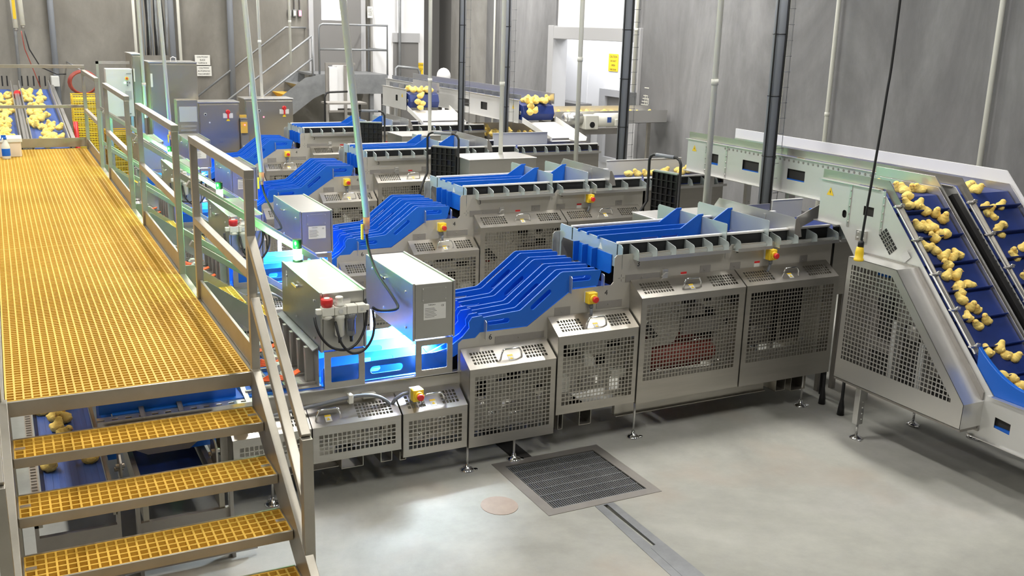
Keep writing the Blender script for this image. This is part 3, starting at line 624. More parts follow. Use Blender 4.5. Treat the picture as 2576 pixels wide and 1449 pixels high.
    MB().box(5.36, 5.45, 6.1, 6.35, 1.41, 1.43).build('sensor_strip', WHITEP, t)
    # blue flaps under the end panel
    for y0, y1 in ((6.575, 6.45), (6.445, 6.32), (6.305, 6.10)):
        MB().px([(y0, 1.385), (y1, 1.385), (y1, 1.25), (y1 + 0.02, 1.235), (y0, 1.235)], 3.972, 3.980).box(3.925, 3.978, y0 - 0.004, y0 + 0.004, 1.24, 1.395).build('drop_flap', BLUE, t)
    MB().box(3.90, 3.99, 5.98, 6.885, 1.135, 1.145).build('drop_floor', BLUEB, t)
    # ---- middle chute section
    for i, y in enumerate(WALLY):
        dx = 0.012 * (i % 2)
        p = [(2.715 + dx, 0.93), (2.765 + dx, 0.985), (2.760 + dx, 1.025), (2.785 + dx, 1.060), (2.86, 1.066), (2.87, 1.052), (3.150, 1.072), (3.165, 1.078), (3.470, 1.315), (3.490, 1.322), (3.800, 1.312), (3.812, 1.300), (3.785, 1.195),
             (3.585, 1.198), (3.575, 1.190), (3.215, 0.956), (3.20, 0.952), (2.90, 0.955), (2.86, 0.94), (2.80, 0.885), (2.66, 0.80), (2.55, 0.755), (2.50, 0.82), (2.62, 0.87)]
        h = [slot(2.905, 3.075, 1.010, 0.019, 0.02), slot(3.22, 3.42, 1.135, 0.019, 0.66), slot(3.56, 3.73, 1.262, 0.021, 0.0)]
        MB().py(p, y, y + 0.011, h).build('chute_wall', BLUE, t, 0.0012)
    MB().poly([(2.5, 0.76), (2.86, 0.935), (3.21, 0.945), (3.57, 1.175), (3.80, 1.18), (3.80, 1.17), (3.575, 1.165), (3.215, 0.935), (2.87, 0.925), (2.5, 0.75)], (), U=(1, 0, 0), V=(0, 0, 1), N=(0, 1, 0), n0=5.98, n1=6.88).build('chute_floor', BLUE, t)
    def tabs(x, z0, z1, y0=5.935, last=6.87):
        ys = [y0] + [v for v in WALLY if v > y0] + [last]
        prs = [(y0, WALLY[0] + 0.001), (WALLY[1] + 0.012, WALLY[2]), (WALLY[3] + 0.012, WALLY[4]), (WALLY[5] + 0.012, WALLY[6]), (WALLY[7] + 0.012, WALLY[7] + 0.06)]
        for a, b in prs: MB().px([(a, z0), (a, z1 - 0.018)] + arc((a + 0.018, z1 - 0.018), 0.018, pi, pi / 2, 4)[1:] + [(b, z1), (b, z0)], x, x + 0.004).build('steel_tab', STEELB, t)
    tabs(3.545, 1.165, 1.290); tabs(3.815, 1.19, 1.285); tabs(2.875, 0.90, 1.035)
    # ---- scanning section under the housings
    for i, y in enumerate(WALLY):
        p = [(1.73, 0.71), (1.73, 0.83), (1.80, 0.835), (2.52, 0.845), (2.60, 0.86), (2.60, 0.72)] if i % 2 == 0 else [(1.74, 0.71), (1.74, 0.79), (2.55, 0.80), (2.55, 0.72)]
        h = [slot(2.05, 2.28, 0.775, 0.025)] if i % 2 == 0 else [slot(1.95, 2.15, 0.755, 0.018)]
        MB().py(p, y + 0.0025, y + 0.0085, h).build('scan_lane_wall', BLUE, t, 0.0012)
    MB().box(0.45, 2.62, 5.98, 6.885, 0.700, 0.708).build('scan_belt', BLUE, t)
    for i, y in enumerate(WALLY[::2]):
        MB().py([(0.38, 0.70), (0.38, 0.78), (0.62, 0.82), (0.72, 0.87), (1.18, 0.87), (1.18, 0.70)], y + 0.05, y + 0.06).build('outfeed_wall', BLUE, t)
    mb = MB()
    for i in range(12): mb.box(0.40 + i * 0.075, 0.44 + i * 0.075, 5.915, 5.965, 0.696, 0.702)
    mb.box(0.36, 1.28, 5.90, 5.915, 0.66, 0.702); mb.build('comb_rail', STEELB, t)
    for x in (0.60, 0.82, 1.22): MB().px([(5.91, 0.70), (5.96, 0.70), (6.4, 0.84), (6.4, 0.80)], x, x + 0.03).build('comb_arm', STEEL, t)
    # nozzle manifold with orange tubes, left of the housings
    mb = MB().box(1.50, 1.72, 5.98, 6.88, 0.708, 0.715)
    for i in range(5): mb.box(1.24, 1.70, 6.02 + i * 0.19, 6.04 + i * 0.19, 0.716, 0.73)
    mb.box(1.30, 1.33, 5.99, 6.88, 0.715, 0.735); mb.build('manifold_frame', DULL, t)
    MB().py([(1.695, 0.715), (1.70, 0.715), (1.70, 0.985), (1.66, 0.965), (1.66, 0.958), (1.695, 0.975)], 5.965, 6.87).build('manifold_cover', GALV, t, label='bent grey cover beam')
    for i in range(5): MB().px([(6.05 + i * 0.18, 0.73), (6.09 + i * 0.18, 0.73), (6.11 + i * 0.18, 0.955), (6.07 + i * 0.18, 0.955)], 1.64, 1.695).build('cover_web', DULL, t)
    for i in range(5): MB().py([(1.48, 0.745), (1.56, 0.745), (1.56, 0.79), (1.53, 0.81), (1.50, 0.81), (1.48, 0.79)], 6.06 + i * 0.16, 6.12 + i * 0.16).build('nozzle_head', WARM, t, 0.003)
    mb = MB()
    rr = random.Random(3)
    for j in range(3):
        for i in range(5):
            y = 6.03 + j * 0.30 + i * 0.012
            mb.tube([(1.60, y + 0.03, 0.80), (1.56, y, 0.795), (1.49, y - 0.03 + rr.uniform(-.01, .01), 0.785), (1.42, y - 0.02, 0.78 + 0.008 * i), (1.37, y + 0.02, 0.77), (1.34, y + 0.09, 0.75)], 0.0055, 6)
    mb.each('signal_cables', ORANGE, t, label='bundles of orange cables')
    mb = MB()
    for i in range(10): mb.tube([(1.42, 5.99 + i * 0.075, 0.72), (1.39, 5.99 + i * 0.075, 0.755), (1.34, 6.0 + i * 0.075, 0.75), (1.32, 6.0 + i * 0.075, 0.71)], 0.012, 6)
    mb.build('corrugated_hose', WARM, t)
    # back of the chute: end plate
    MB().box(6.04, 6.045, 5.98, 6.88, 0.33, 1.38).build('end_plate', STEEL, t)
    return t

def make_housing(kind, x0, x1, label):
    """scanner housing standing on a window frame over the lanes"""
    Y0, Y1, Z0, Z1 = 5.93, 6.87, 0.965, 1.347
    t = thing('scanner_housing', label, 'scanner housing', ((x0 + x1) / 2, 6.4, 0.705), 0, 'steel scanner housings over the lanes')
    MB().box(x0 + 0.008, x1 - 0.008, Y0, Y1, Z0, Z1 - 0.004).build('housing_body', STEELBX, t, 0.003)
    d = MB().box(x0 - 0.012, x0 + 0.006, Y0 - 0.004, Y1, Z0 - 0.01, Z1 + 0.004).build('side_door', STEELBX, t, 0.003)
    MB().bar((x0 - 0.03, 6.52, 1.275), (x0 - 0.03, 6.40, 1.275), 0.014, 0.012).cyl((x0 - 0.03, 6.43, 1.275), (x0 - 0.01, 6.43, 1.275), 0.010, 10).build('door_handle', CHROME, d)
    mb = MB()
    for y, z in ((6.05, 1.27), (6.05, 1.02), (6.72, 1.28), (6.48, 1.05)): mb.lathe((x0 - 0.012, y, z), [(0.009, 0), (0.008, 0.008)], 10, (-1, 0, 0))
    mb.each('door_screws', STEELB, d)
    MB().box(x1 - 0.006, x1 + 0.010, Y0 - 0.004, Y1, Z0 - 0.006, Z1 + 0.004).build('side_door', STEELBX, t, 0.003)
    f = MB().py([(x0 + 0.012, 0.705), (x0 + 0.012, 0.955), (x1 - 0.004, 0.955), (x1 - 0.004, 0.705)], Y0 - 0.002, Y0 + 0.006, [rrect(x0 + 0.055, x1 - 0.045, 0.745, 0.915, 0.008)])
    f.box(x0 + 0.012, x1 - 0.004, Y0, Y0 + 0.04, 0.705, 0.709).box(x0 + 0.012, x1 - 0.004, Y0, Y0 + 0.05, 0.951, 0.955)
    f.build('window_frame', STEEL, t, 0.002)
    f = MB().box(x0 + 0.012, x0 + 0.05, Y1 - 0.02, Y1, 0.705, 0.955).box(x1 - 0.05, x1 - 0.004, Y1 - 0.02, Y1, 0.705, 0.955); f.each('rear_support', STEEL, t)
    if kind == 'B':
        MB().box(x0 + 0.055, x1 - 0.055, Y0 - 0.003, Y0, 1.222, 1.318).each('cover_plate', STEELBX, t, 0.001)
        mb = MB()
        for x in (x0 + 0.062, x1 - 0.062):
            for z in (1.232, 1.308): mb.lathe((x, Y0 - 0.003, z), [(0.005, 0), (0.004, 0.004)], 8, (0, -1, 0))
        mb.each('plate_screws', STEELB, t)
        lb = MB().box(x0 + 0.068, x1 - 0.058, Y0 - 0.0012, Y0, 1.095, 1.208).build('rating_label', LABEL, t, label='printed white rating label')
        text('CE', 0.017, (x1 - 0.082, Y0 - 0.0016, 1.186), (1, 0, 0), (0, 0, 1), INK, lb, 'printed_text', 0.0003)
        text('TARGAN', 0.013, (x0 + 0.125, Y0 - 0.0016, 1.196), (1, 0, 0), (0, 0, 1), INK, lb, 'printed_text', 0.0003)
        mb = MB()
        for i in range(7): mb.box(x0 + 0.076, x0 + 0.145 + 0.008 * (i % 3), Y0 - 0.0018, Y0 - 0.0012, 1.172 - i * 0.010, 1.174 - i * 0.010)
        mb.build('printed_lines', INK, lb)
        MB().box(x0 + 0.03, x1 - 0.03, 6.0, 6.8, 0.955, 0.962).build('scan_light_bar', LEDW, t, label='bright white scanning light')
    else:
        MB().box(x0 + 0.11, x0 + 0.17, 6.30, 6.33, Z1 - 0.004, Z1 - 0.0025).box(x0 + 0.10, x0 + 0.18, 6.29, 6.34, Z1 - 0.004, Z1 - 0.0035).build('small_label', LABEL, t)
        MB().box(x0 - 0.0135, x0 - 0.012, 6.72, 6.745, 1.20, 1.31).box(x0 - 0.0145, x0 - 0.0135, 6.727, 6.738, 1.21, 1.30).build('slot_label', LABEL, t)
    return t
def make_signal(label):
    x, y, z = 1.815, 6.85, 1.347
    t = thing('signal_light', label, 'signal light', (x, y, z), 0, 'green signal lights on the housings')
    MB().lathe((x, y, z), [(0.036, 0), (0.036, 0.006), (0.030, 0.012)], 20).build('lamp_base', BLACK, t)
    MB().lathe((x, y, z + 0.010), [(0.029, 0), (0.030, 0.004), (0.030, 0.078), (0.029, 0.080)], 20).build('lit_lens', LEDG, t, label='glowing green lens')
    MB().lathe((x, y, z + 0.090), [(0.031, 0), (0.031, 0.062), (0.028, 0.067)], 20).build('cap', GREEN, t)
    return t
def make_regulator(label):
    """air preparation unit on the front of the left housing"""
    t = thing('air_regulator', label, 'air regulator', (1.86, 5.87, 1.0), 0, 'air regulators on the left housings')
    mb = MB()
    for i, (a, b) in enumerate(((1.70, 1.775), (1.778, 1.855), (1.858, 1.925), (1.928, 1.985))): mb.box(a, b, 5.85, 5.915, 1.215, 1.270)
    mb.box(1.665, 1.70, 5.865, 5.90, 1.225, 1.26).box(1.985, 2.01, 5.865, 5.90, 1.225, 1.26)
    mb.build('manifold_body', WHITEP, t, 0.005)
    MB().lathe((1.736, 5.882, 1.27), [(0.032, 0), (0.034, 0.010), (0.038, 0.014), (0.038, 0.048), (0.035, 0.052)], 20).build('red_knob', RED, t)
    MB().lathe((1.736, 5.882, 1.322), [(0.020, 0), (0.018, 0.006)], 16).build('knob_cap', WHITEP, t)
    MB().lathe((1.816, 5.882, 1.27), [(0.033, 0), (0.033, 0.012), (0.022, 0.018), (0.022, 0.045), (0.025, 0.048), (0.025, 0.056), (0.02, 0.06)], 18).build('white_knob', WHITEP, t)
    MB().lathe((1.736, 5.882, 1.187), [(0.018, 0), (0.034, 0.010), (0.034, 0.028)], 18).build('lower_cap', WHITEP, t)
    MB().lathe((1.816, 5.882, 1.065), [(0.018, 0), (0.030, 0.012), (0.031, 0.12), (0.036, 0.125), (0.036, 0.15)], 18).build('filter_bowl', WHITEP, t)
    MB().lathe((1.892, 5.882, 1.065), [(0.018, 0), (0.030, 0.012), (0.031, 0.12), (0.036, 0.125), (0.036, 0.15)], 18).build('clear_bowl', TRANS, t)
    MB().lathe((1.892, 5.882, 1.10), [(0.010, 0), (0.012, 0.02), (0.016, 0.07), (0.010, 0.08)], 12).build('filter_core', BLUEB, t)
    for x in (1.816, 1.892): MB().lathe((x, 5.882, 1.025), [(0.010, 0), (0.011, 0.03), (0.015, 0.04)], 12).each('drain_valve', BLACK, t)
    MB().lathe((1.815, 5.849, 1.242), [(0.015, 0), (0.015, 0.008)], 16, (0, -1, 0)).lathe((1.955, 5.849, 1.242), [(0.010, 0), (0.010, 0.004)], 16, (0, -1, 0)).each('gauge', WARM, t)
    MB().box(1.71, 1.90, 5.915, 5.93, 1.18, 1.30).build('wall_bracket', STEELB, t)
    MB().tube(smooth([(1.655, 5.88, 1.21), (1.656, 5.85, 1.16), (1.68, 5.82, 1.09), (1.74, 5.80, 1.025), (1.83, 5.80, 1.0), (1.91, 5.82, 1.03), (1.97, 5.85, 1.11), (1.995, 5.88, 1.20), (2.0, 5.9, 1.25), (2.01, 5.98, 1.32)]), 0.0085, 8).build('air_hose', BLACK, t)
    MB().tube(smooth([(1.785, 5.87, 1.17), (1.79, 5.83, 1.10), (1.81, 5.80, 1.03), (1.87, 5.79, 0.975), (1.95, 5.80, 0.985), (2.01, 5.82, 1.05), (2.035, 5.85, 1.13), (2.035, 5.875, 1.22)]), 0.0085, 8).build('air_hose', BLACK, t)
    return t

OFF = [0.0, 2.76, 5.70, 8.50]
m0 = make_machine()
names = ['second sorting machine from the camera', 'third sorting machine from the camera', 'farthest sorting machine, closest to the steel electrical cabinets']
machines = [m0] + [dup(m0, m0.location + Vector((0, OFF[i], 0)), names[i - 1]) for i in (1, 2, 3)]
hb = make_housing('B', 2.34, 2.625, 'scanner housing with a rating label, nearest machine, right of the air regulator')
ha = make_housing('A', 1.715, 2.0, 'scanner housing carrying the nearest air regulator and green signal light')
sg = make_signal('nearest glowing green signal light, largest of them'); rg = make_regulator('nearest white air regulator with red knob and two looped black hoses')
nn = ['', 'second', 'third', 'farthest']
for i in (1, 2, 3):
    dup(hb, hb.location + Vector((0, OFF[i], 0)), f'right scanner housing on the {nn[i]} sorting machine')
    dup(ha, ha.location + Vector((0, OFF[i], 0)), f'left scanner housing on the {nn[i]} sorting machine, next to the railing')
    dup(sg, sg.location + Vector((0, OFF[i], 0)), f'glowing green signal light on the {nn[i]} machine' + (', smallest of them' if i == 3 else ''))
    if i < 3: dup(rg, rg.location + Vector((0, OFF[i], 0)), ('white air regulator with red knob seen through the railing on the second machine', 'white air regulator mostly hidden by the railing on the third machine')[i - 1])
for i in range(4):
    l = bpy.data.lights.new('signal_glow', 'POINT'); l.energy = 11; l.color = (0.25, 1.0, 0.35); l.shadow_soft_size = 0.04
    o = bpy.data.objects.new('signal_glow', l); C.objects.link(o); o.location = (1.74, 6.80 + OFF[i], 1.46)
    sl_ = area('scan_light', (2.47, 6.4 + OFF[i], 0.950), 0.22, 0.80, 600 if i == 0 else 330, (0.75, 0.87, 1.0), (0, math.radians(28), 0)); sl_.data.spread = math.radians(125)

# ============================================================ INFEED CONVEYORS ON THE RIGHT
SL = 1.057
def clip_bars(mb, poly, x, th, pitch, bar):
    """square mesh inside a convex (y,z) polygon at plane x"""
    def span(axis, c):
        v = []
        for i in range(len(poly)):
            a, b = poly[i], poly[(i + 1) % len(poly)]
            if (a[axis] - c) * (b[axis] - c) <= 0 and a[axis] != b[axis]:
                t_ = (c - a[axis]) / (b[axis] - a[axis]); v.append(a[1 - axis] + (b[1 - axis] - a[1 - axis]) * t_)
        return (min(v), max(v)) if len(v) > 1 else None
    ys = [p[0] for p in poly]; zs = [p[1] for p in poly]
    c = min(ys) + pitch
    while c < max(ys) - pitch * 0.5:
        r = span(0, c)
        if r and r[1] - r[0] > 0.01: mb.box(x, x + th, c - bar / 2, c + bar / 2, r[0], r[1])
        c += pitch
    c = min(zs) + pitch
    while c < max(zs) - pitch * 0.5:
        r = span(1, c)
        if r and r[1] - r[0] > 0.01: mb.box(x + 0.0002, x + th - 0.0002, r[0], r[1], c - bar / 2, c + bar / 2)
        c += pitch
def triangle_sign(t, x, y, z, s=0.07):
    w = MB().px([(y - s / 2, z), (y + s / 2, z), (y, z + s * 0.87)], x - 0.003, x).build('warning_sign', YELL, t)
    MB().px([(y - 0.003, z + 0.012), (y + 0.006, z + 0.028), (y, z + 0.028), (y + 0.004, z + 0.045), (y - 0.008, z + 0.025), (y - 0.001, z + 0.025)], x - 0.004, x - 0.003).build('warning_symbol', INK, w)
def inclined(x0, x1, head, label, group, wins, backup, lip=0.0):
    t = thing('infeed_conveyor', label, 'conveyor', ((x0 + x1) / 2, (head + 4) / 2, 0), 0, group)
    yb = 5.27 if backup < 0.09 else 5.23
    top, bot, fl, lo = 1.905, 1.58, 0.695, 0.37
    ye = yb - (top - fl) / SL
    prof = [(head, top), (yb, top), (ye, fl), (1.2, fl), (1.2, lo), (ye + 0.14, lo), (ye + 0.14 + (1.36 - lo) / SL, 1.36), (yb + 0.20, 1.36), (yb + 0.30, 1.478), (yb + 0.39, bot), (head, bot)]
    MB().px(prof, x0, x0 + 0.005, wins).build('side_plate', SHEET, t, 0.001)
    MB().px(prof, x1, x1 + 0.005).build('side_plate', STEELB, t, 0.001)
    MB().box(x0 + 0.025, x0 + 0.030, yb + 0.03, head - 0.08, bot + 0.03, top - 0.082).build('window_shade_sheet', DARK, t)  # dark sheet added behind the windows in place of inner shade
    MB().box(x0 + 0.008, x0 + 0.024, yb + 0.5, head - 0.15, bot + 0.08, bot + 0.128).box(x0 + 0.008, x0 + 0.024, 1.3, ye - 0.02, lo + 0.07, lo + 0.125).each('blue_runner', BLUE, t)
    MB().box(x0 + 0.025, x0 + 0.030, 1.25, ye, lo + 0.01, fl - 0.11).build('window_shade_sheet', DARK, t)  # same painted shade behind the lower windows
    # bottom and top flanges
    mb = MB().box(x0 - 0.035, x0, 1.2, ye + 0.02, fl - 0.004, fl).box(x0 - 0.02, x0, 1.2, ye + 0.14, lo - 0.002, lo + 0.004).box(x0 - 0.025, x0 + 0.02, yb + 0.02, head + 0.01, top, top + 0.005).box(x0 - 0.035, x0 + 0.01, yb + 0.39, head + 0.015, bot - 0.006, bot)
    mb.box(x0 - 0.006, x0, head - 0.33, head - 0.31, bot, top).box(x0 - 0.006, x0, head - 0.66, head - 0.64, bot, top)
    for y in (head - 0.32, head - 0.65):
        for k in range(5): mb.lathe((x0 - 0.006, y, bot + 0.04 + 0.06 * k), [(0.008, 0), (0.007, 0.008)], 8, (-1, 0, 0))
    mb.build('flange', STEELB, t)
    MB().box(x0, x1 + 0.005, 1.2, ye + 0.14, lo - 0.004, lo).build('base_pan', STEEL, t)
    # near guide strip
    sg_ = [(head + 0.02, top + 0.008), (head + 0.02, top + 0.075), (yb - 0.02, top + 0.075), (ye - 0.02 + 0.23, fl + 0.275), (ye + 0.18, fl + 0.225), (yb + 0.01, top + 0.008)]
    MB().px(sg_, x0 + 0.03, x0 + 0.036).build('guide_strip', STEEL, t)
    if True:
        a = Vector((x0 + 0.02, yb - 0.13, top - 0.13 * SL + 0.05)); b = Vector((x0 + 0.02, ye + 0.18, fl + 0.18 * SL + 0.05))
        MB().bar(a, b, 0.055, 0.012, (0, -0.7, 0.7)).build('edge_rail', STEELB, t, 0.003)
        mb = MB(); 
        for k in range(5):
            p = a.lerp(b, 0.0 + k * 0.235 + 0.02); mb.box(p.x - 0.045, p.x + 0.05, p.y - 0.012, p.y + 0.012, p.z + 0.004, p.z + 0.014).cyl((p.x, p.y, p.z), (p.x, p.y - 0.03, p.z + 0.035), 0.010, 8).bar((p.x - 0.02, p.y - 0.03, p.z + 0.03), (p.x + 0.02, p.y - 0.03, p.z + 0.03), 0.012, 0.008)
        mb.each('toggle_clamp', STEELB, t)
    # far side panel
    u = backup
    fg = [(head + 0.02, 1.80), (head + 0.02, top + u), (yb + 0.06, top + u), (ye + 0.06 - 0.02, fl + u - 0.02), (ye + 0.10, fl + 0.0), (yb + 0.16, 1.80)]
    MB().px(fg, x1 + 0.02, x1 + 0.035).build('side_panel', STEELB if u < 0.09 else WHITE, t, 0.002)
    # belt and cleats
    bz = top - 0.06
    bel = [(head - 0.03, bz), (yb, bz), (ye + 0.05, fl + 0.03), (ye - 0.12, fl - 0.08), (1.2, fl - 0.08)]
    th = [(y, z - 0.02) for y, z in bel]
    MB().px(bel + th[::-1], x0 + 0.045, x1 - 0.01).build('belt', BLUEB, t)
    mb = MB(); L = math.hypot(1, SL)
    n = 7
    for k in range(n):
        y = yb - 0.10 - k * 0.155; z = bz + (y - yb) * SL
        mb.bar((x0 + 0.05, y, z), (x0 + 0.05, y - 0.036, z + 0.036), 0.006, 0.001)
        mb.poly([(0, -0.01), (0, 0.045), (0.004, 0.05), (0.010, 0.045), (0.010, -0.01)], (), (x0 + 0.05, y, z), (0, -1 / L, -SL / L), (0, -SL / L, 1 / L), (1, 0, 0), 0, x1 - x0 - 0.065)
    for k in range(6): mb.box(x0 + 0.05, x1 - 0.015, ye - 0.2 - 0.21 * k, ye - 0.19 - 0.21 * k, fl - 0.08, fl - 0.03)
    mb.each('cleat', BLUEB, t)
    # head drum
    MB().cyl((x0 + 0.03, head - 0.04, bz - 0.065), (x1 - 0.01, head - 0.04, bz - 0.065), 0.063, 16).build('head_drum', BLUEB, t)
    # curved blue guides at the foot of the incline
    c = []
    for k in range(9):
        a = k / 8; y = ye + 0.17 - 0.42 * a; z = fl + 0.20 * (1 - a) ** 2 + 0.035
        c.append((y, z))
    g = c + [(1.2, fl + 0.03), (1.2, fl - 0.02), (ye - 0.02, fl - 0.01), (ye + 0.20, fl + 0.17)]
    gg = [(y, z + 0.06) for y, z in c] + [(1.2, fl + 0.10), (1.2, fl - 0.06), (ye - 0.04, fl - 0.04), (ye + 0.16, fl + 0.16)]
    MB().px(gg, x0 + 0.008, x0 + 0.042).build('curved_guide', BLUE, t, 0.004, label='curved bright blue guide')
    MB().px([(y, z + 0.05) for y, z in gg[:9]] + gg[9:], x1 - 0.012, x1 - 0.002).build('curved_guide', BLUE, t, 0.002, label='curved bright blue guide')
    return t, (yb, ye, top, bot, fl, lo)
# nearest conveyor
winsA = [[(5.335, 1.695), (5.435, 1.695), (5.435, 1.765), (5.335, 1.765)], [(3.965, 0.475), (4.085, 0.485), (4.085, 0.56), (3.965, 0.55)], [(3.1, 0.475), (3.24, 0.475), (3.24, 0.56), (3.1, 0.56)],
         [(5.615, 1.655)] if False else rrect(5.60, 5.645, 1.64, 1.70, 0.02)]
cA, P_ = inclined(5.78, 6.36, 5.895, 'nearest inclined conveyor carrying chicks up to the nearest machine, with a perforated drive guard', 'inclined chick conveyors on the right', winsA, 0.075)
triangle_sign(cA, 5.779, 5.79, 1.79)
# perforated vent on the plate
mb = MB(); V = [(5.258, 1.579), (5.195, 1.637), (5.075, 1.508), (5.136, 1.449)]
mb.px(V, 5.7765, 5.7785); mb.build('vent_backing', BLACK, cA)
mb = MB()
for i in range(1, 4): a = Vector((0, *V[0])).lerp(Vector((0, *V[1])), i / 4); b = Vector((0, *V[3])).lerp(Vector((0, *V[2])), i / 4); mb.bar(a + Vector((5.775, 0, 0)), b + Vector((5.775, 0, 0)), 0.006, 0.004, (1, 0, 0))
for i in range(1, 6): a = Vector((0, *V[0])).lerp(Vector((0, *V[3])), i / 6); b = Vector((0, *V[1])).lerp(Vector((0, *V[2])), i / 6); mb.bar(a + Vector((5.775, 0, 0)), b + Vector((5.775, 0, 0)), 0.006, 0.004, (1, 0, 0))
mb.build('vent_mesh', STEELB, cA)
mb = MB().box(5.755, 5.78, 5.37, 5.46, 1.50, 1.58)
for y in (5.39, 5.44):
    for z in (1.52, 1.56): mb.lathe((5.755, y, z), [(0.009, 0), (0.008, 0.010)], 10, (-1, 0, 0))
mb.build('corner_bracket', STEELB, cA, 0.001)
# drive guard
GO = [(5.353, 0.46), (5.340, 1.41), (4.88, 1.41), (4.185, 0.638), (4.19, 0.46)]
GI = [(5.300, 0.62), (5.295, 1.355), (4.915, 1.355), (4.29, 0.645), (4.29, 0.62)]
mb = MB().px(GO, 5.58, 5.583, [GI]); clip_bars(mb, GI, 5.58, 0.003, 0.033, 0.0085)
for i in range(5):
    a, b = GO[i], GO[(i + 1) % 5]
    mb.poly([(0, 0), (0.20, 0), (0.20, 0.003), (0, 0.003)], (), (5.58, a[0], a[1]), (1, 0, 0), (0, -(b[1] - a[1]) / math.hypot(b[0] - a[0], b[1] - a[1]), (b[0] - a[0]) / math.hypot(b[0] - a[0], b[1] - a[1])), (0, (b[0] - a[0]), (b[1] - a[1])), 0, 1)
mb.build('drive_guard', STEELB, cA)
MB().box(5.60, 5.77, 4.2, 5.36, 0.435, 0.462).build('guard_flange', DULL, cA)
bk = MB().px([(5.45, 0.42), (5.45, 1.42), (4.86, 1.42), (4.19, 0.70), (4.19, 0.42)], 5.765, 5.778, [rrect(4.98, 5.16, 0.80, 1.06, 0.05), rrect(4.72, 4.90, 0.50, 1.0, 0.04), rrect(4.45, 4.62, 0.50, 0.68, 0.03), rrect(5.0, 5.2, 0.50, 0.72, 0.03)]); bk.build('drive_plate', DULL, cA)
MB().px([(5.44, 0.43), (5.44, 1.40), (4.88, 1.40), (4.2, 0.68), (4.2, 0.43)], 5.786, 5.79).build('cutout_shade_sheet', DARK, cA)  # dark sheet paints the shade seen through the drive plate cut-outs
MB().lathe((5.74, 5.07, 1.10), [(0.075, 0), (0.075, 0.02), (0.05, 0.025), (0.05, 0.05), (0.02, 0.055)], 20, (-1, 0, 0)).build('sprocket', BLACK, cA)
MB().lathe((5.74, 4.79, 0.95), [(0.06, 0), (0.06, 0.02), (0.02, 0.03)], 20, (-1, 0, 0)).lathe((5.74, 4.52, 0.74), [(0.05, 0), (0.05, 0.02), (0.02, 0.03)], 18, (-1, 0, 0)).each('idler_wheel', DULL, cA)
MB().box(5.70, 5.76, 5.05, 5.16, 1.30, 1.36).build('blue_sensor', BLUE, cA)
MB().box(5.70, 5.735, 4.92, 4.96, 0.46, 1.0).box(5.70, 5.735, 4.66, 4.70, 0.46, 0.9).each('support_strut', WARM, cA)
for (y, z) in ((4.98, 1.47), (4.72, 1.19), (4.44, 0.89)):
    MB().poly([(-0.03, -0.035), (0.03, -0.035), (0.03, 0.035), (-0.03, 0.035)], (), (5.772, y, z), (0, 0.69, 0.72), (0, -0.72, 0.69), (1, 0, 0), -0.004, 0).build('hinge_tab', WARM, cA, label='cream coloured hinge tab')
def leg(t, x, y, top, d=1):
    mb = MB().box(x - 0.03, x + 0.03, y - 0.02, y + 0.03, 0.12, top).box(x - 0.04, x + 0.04, y - 0.03, y - 0.02, top - 0.12, top)
    for k in range(5): mb.lathe((x + 0.01, y - 0.02, 0.16 + k * (top - 0.2) / 5), [(0.007, 0), (0.006, 0.008)], 8, (0, -1, 0))
    l = mb.build('leg', STEELB, t, 0.002)
    MB().cyl((x, y, 0.02), (x, y, 0.14), 0.010, 10).lathe((x, y, 0), [(0.050, 0), (0.052, 0.008), (0.03, 0.018), (0.014, 0.03)], 18).cyl((x - 0.02, y - 0.055, 0), (x - 0.02, y - 0.055, 0.01), 0.016, 10).build('levelling_foot', CHROME, l)
leg(cA, 5.69, 5.16, 0.44); leg(cA, 6.33, 5.18, 0.48); leg(cA, 5.82, 1.8, 0.37)
# second conveyor
winsB = [[(y0, z0), (y1, z0), (y1, z1), (y0, z1)] for y0, y1, z0, z1 in ((8.10, 8.22, 1.69, 1.80), (7.48, 7.72, 1.70, 1.80), (6.85, 7.08, 1.70, 1.80), (3.6, 3.76, 0.48, 0.57))]
cB, P_ = inclined(6.50, 7.12, 8.62, 'second inclined conveyor, longer and higher at its back panel, feeding the second machine', 'inclined chick conveyors on the right', winsB, 0.095)
triangle_sign(cB, 6.499, 8.50, 1.79); leg(cB, 6.53, 8.25, 1.58); leg(cB, 6.53, 7.05, 1.58); leg(cB, 7.05, 8.25, 1.58); leg(cB, 6.56, 4.8, 0.75)
MB().box(6.51, 7.11, 6.0, 8.5, 1.585, 1.60).build('belly_pan', DULL, cB)
mb = MB()
for i in range(34): mb.lathe((6.499, 8.0 - 0.062 * i, 1.875), [(0.012, 0), (0.010, 0.003)], 8, (-1, 0, 0))
o = mb.build('perforation_row', DULL, cB); o['kind'] = 'stuff'
mb = MB()
for i in range(26): y = 4.98 - i * 0.032; z = 1.905 + (y - 5.23) * SL - 0.02; mb.lathe((6.499, y, z), [(0.010, 0), (0.009, 0.003)], 8, (-1, 0, 0))
o = mb.build('perforation_row', BLACK, cB); o['kind'] = 'stuff'
MB().px([(5.28, 1.80), (5.20, 1.86), (4.1, 0.70), (4.18, 0.62)], 6.44, 6.498).build('chain_cover', BLACK, cB, label='dark chain slot along the incline')

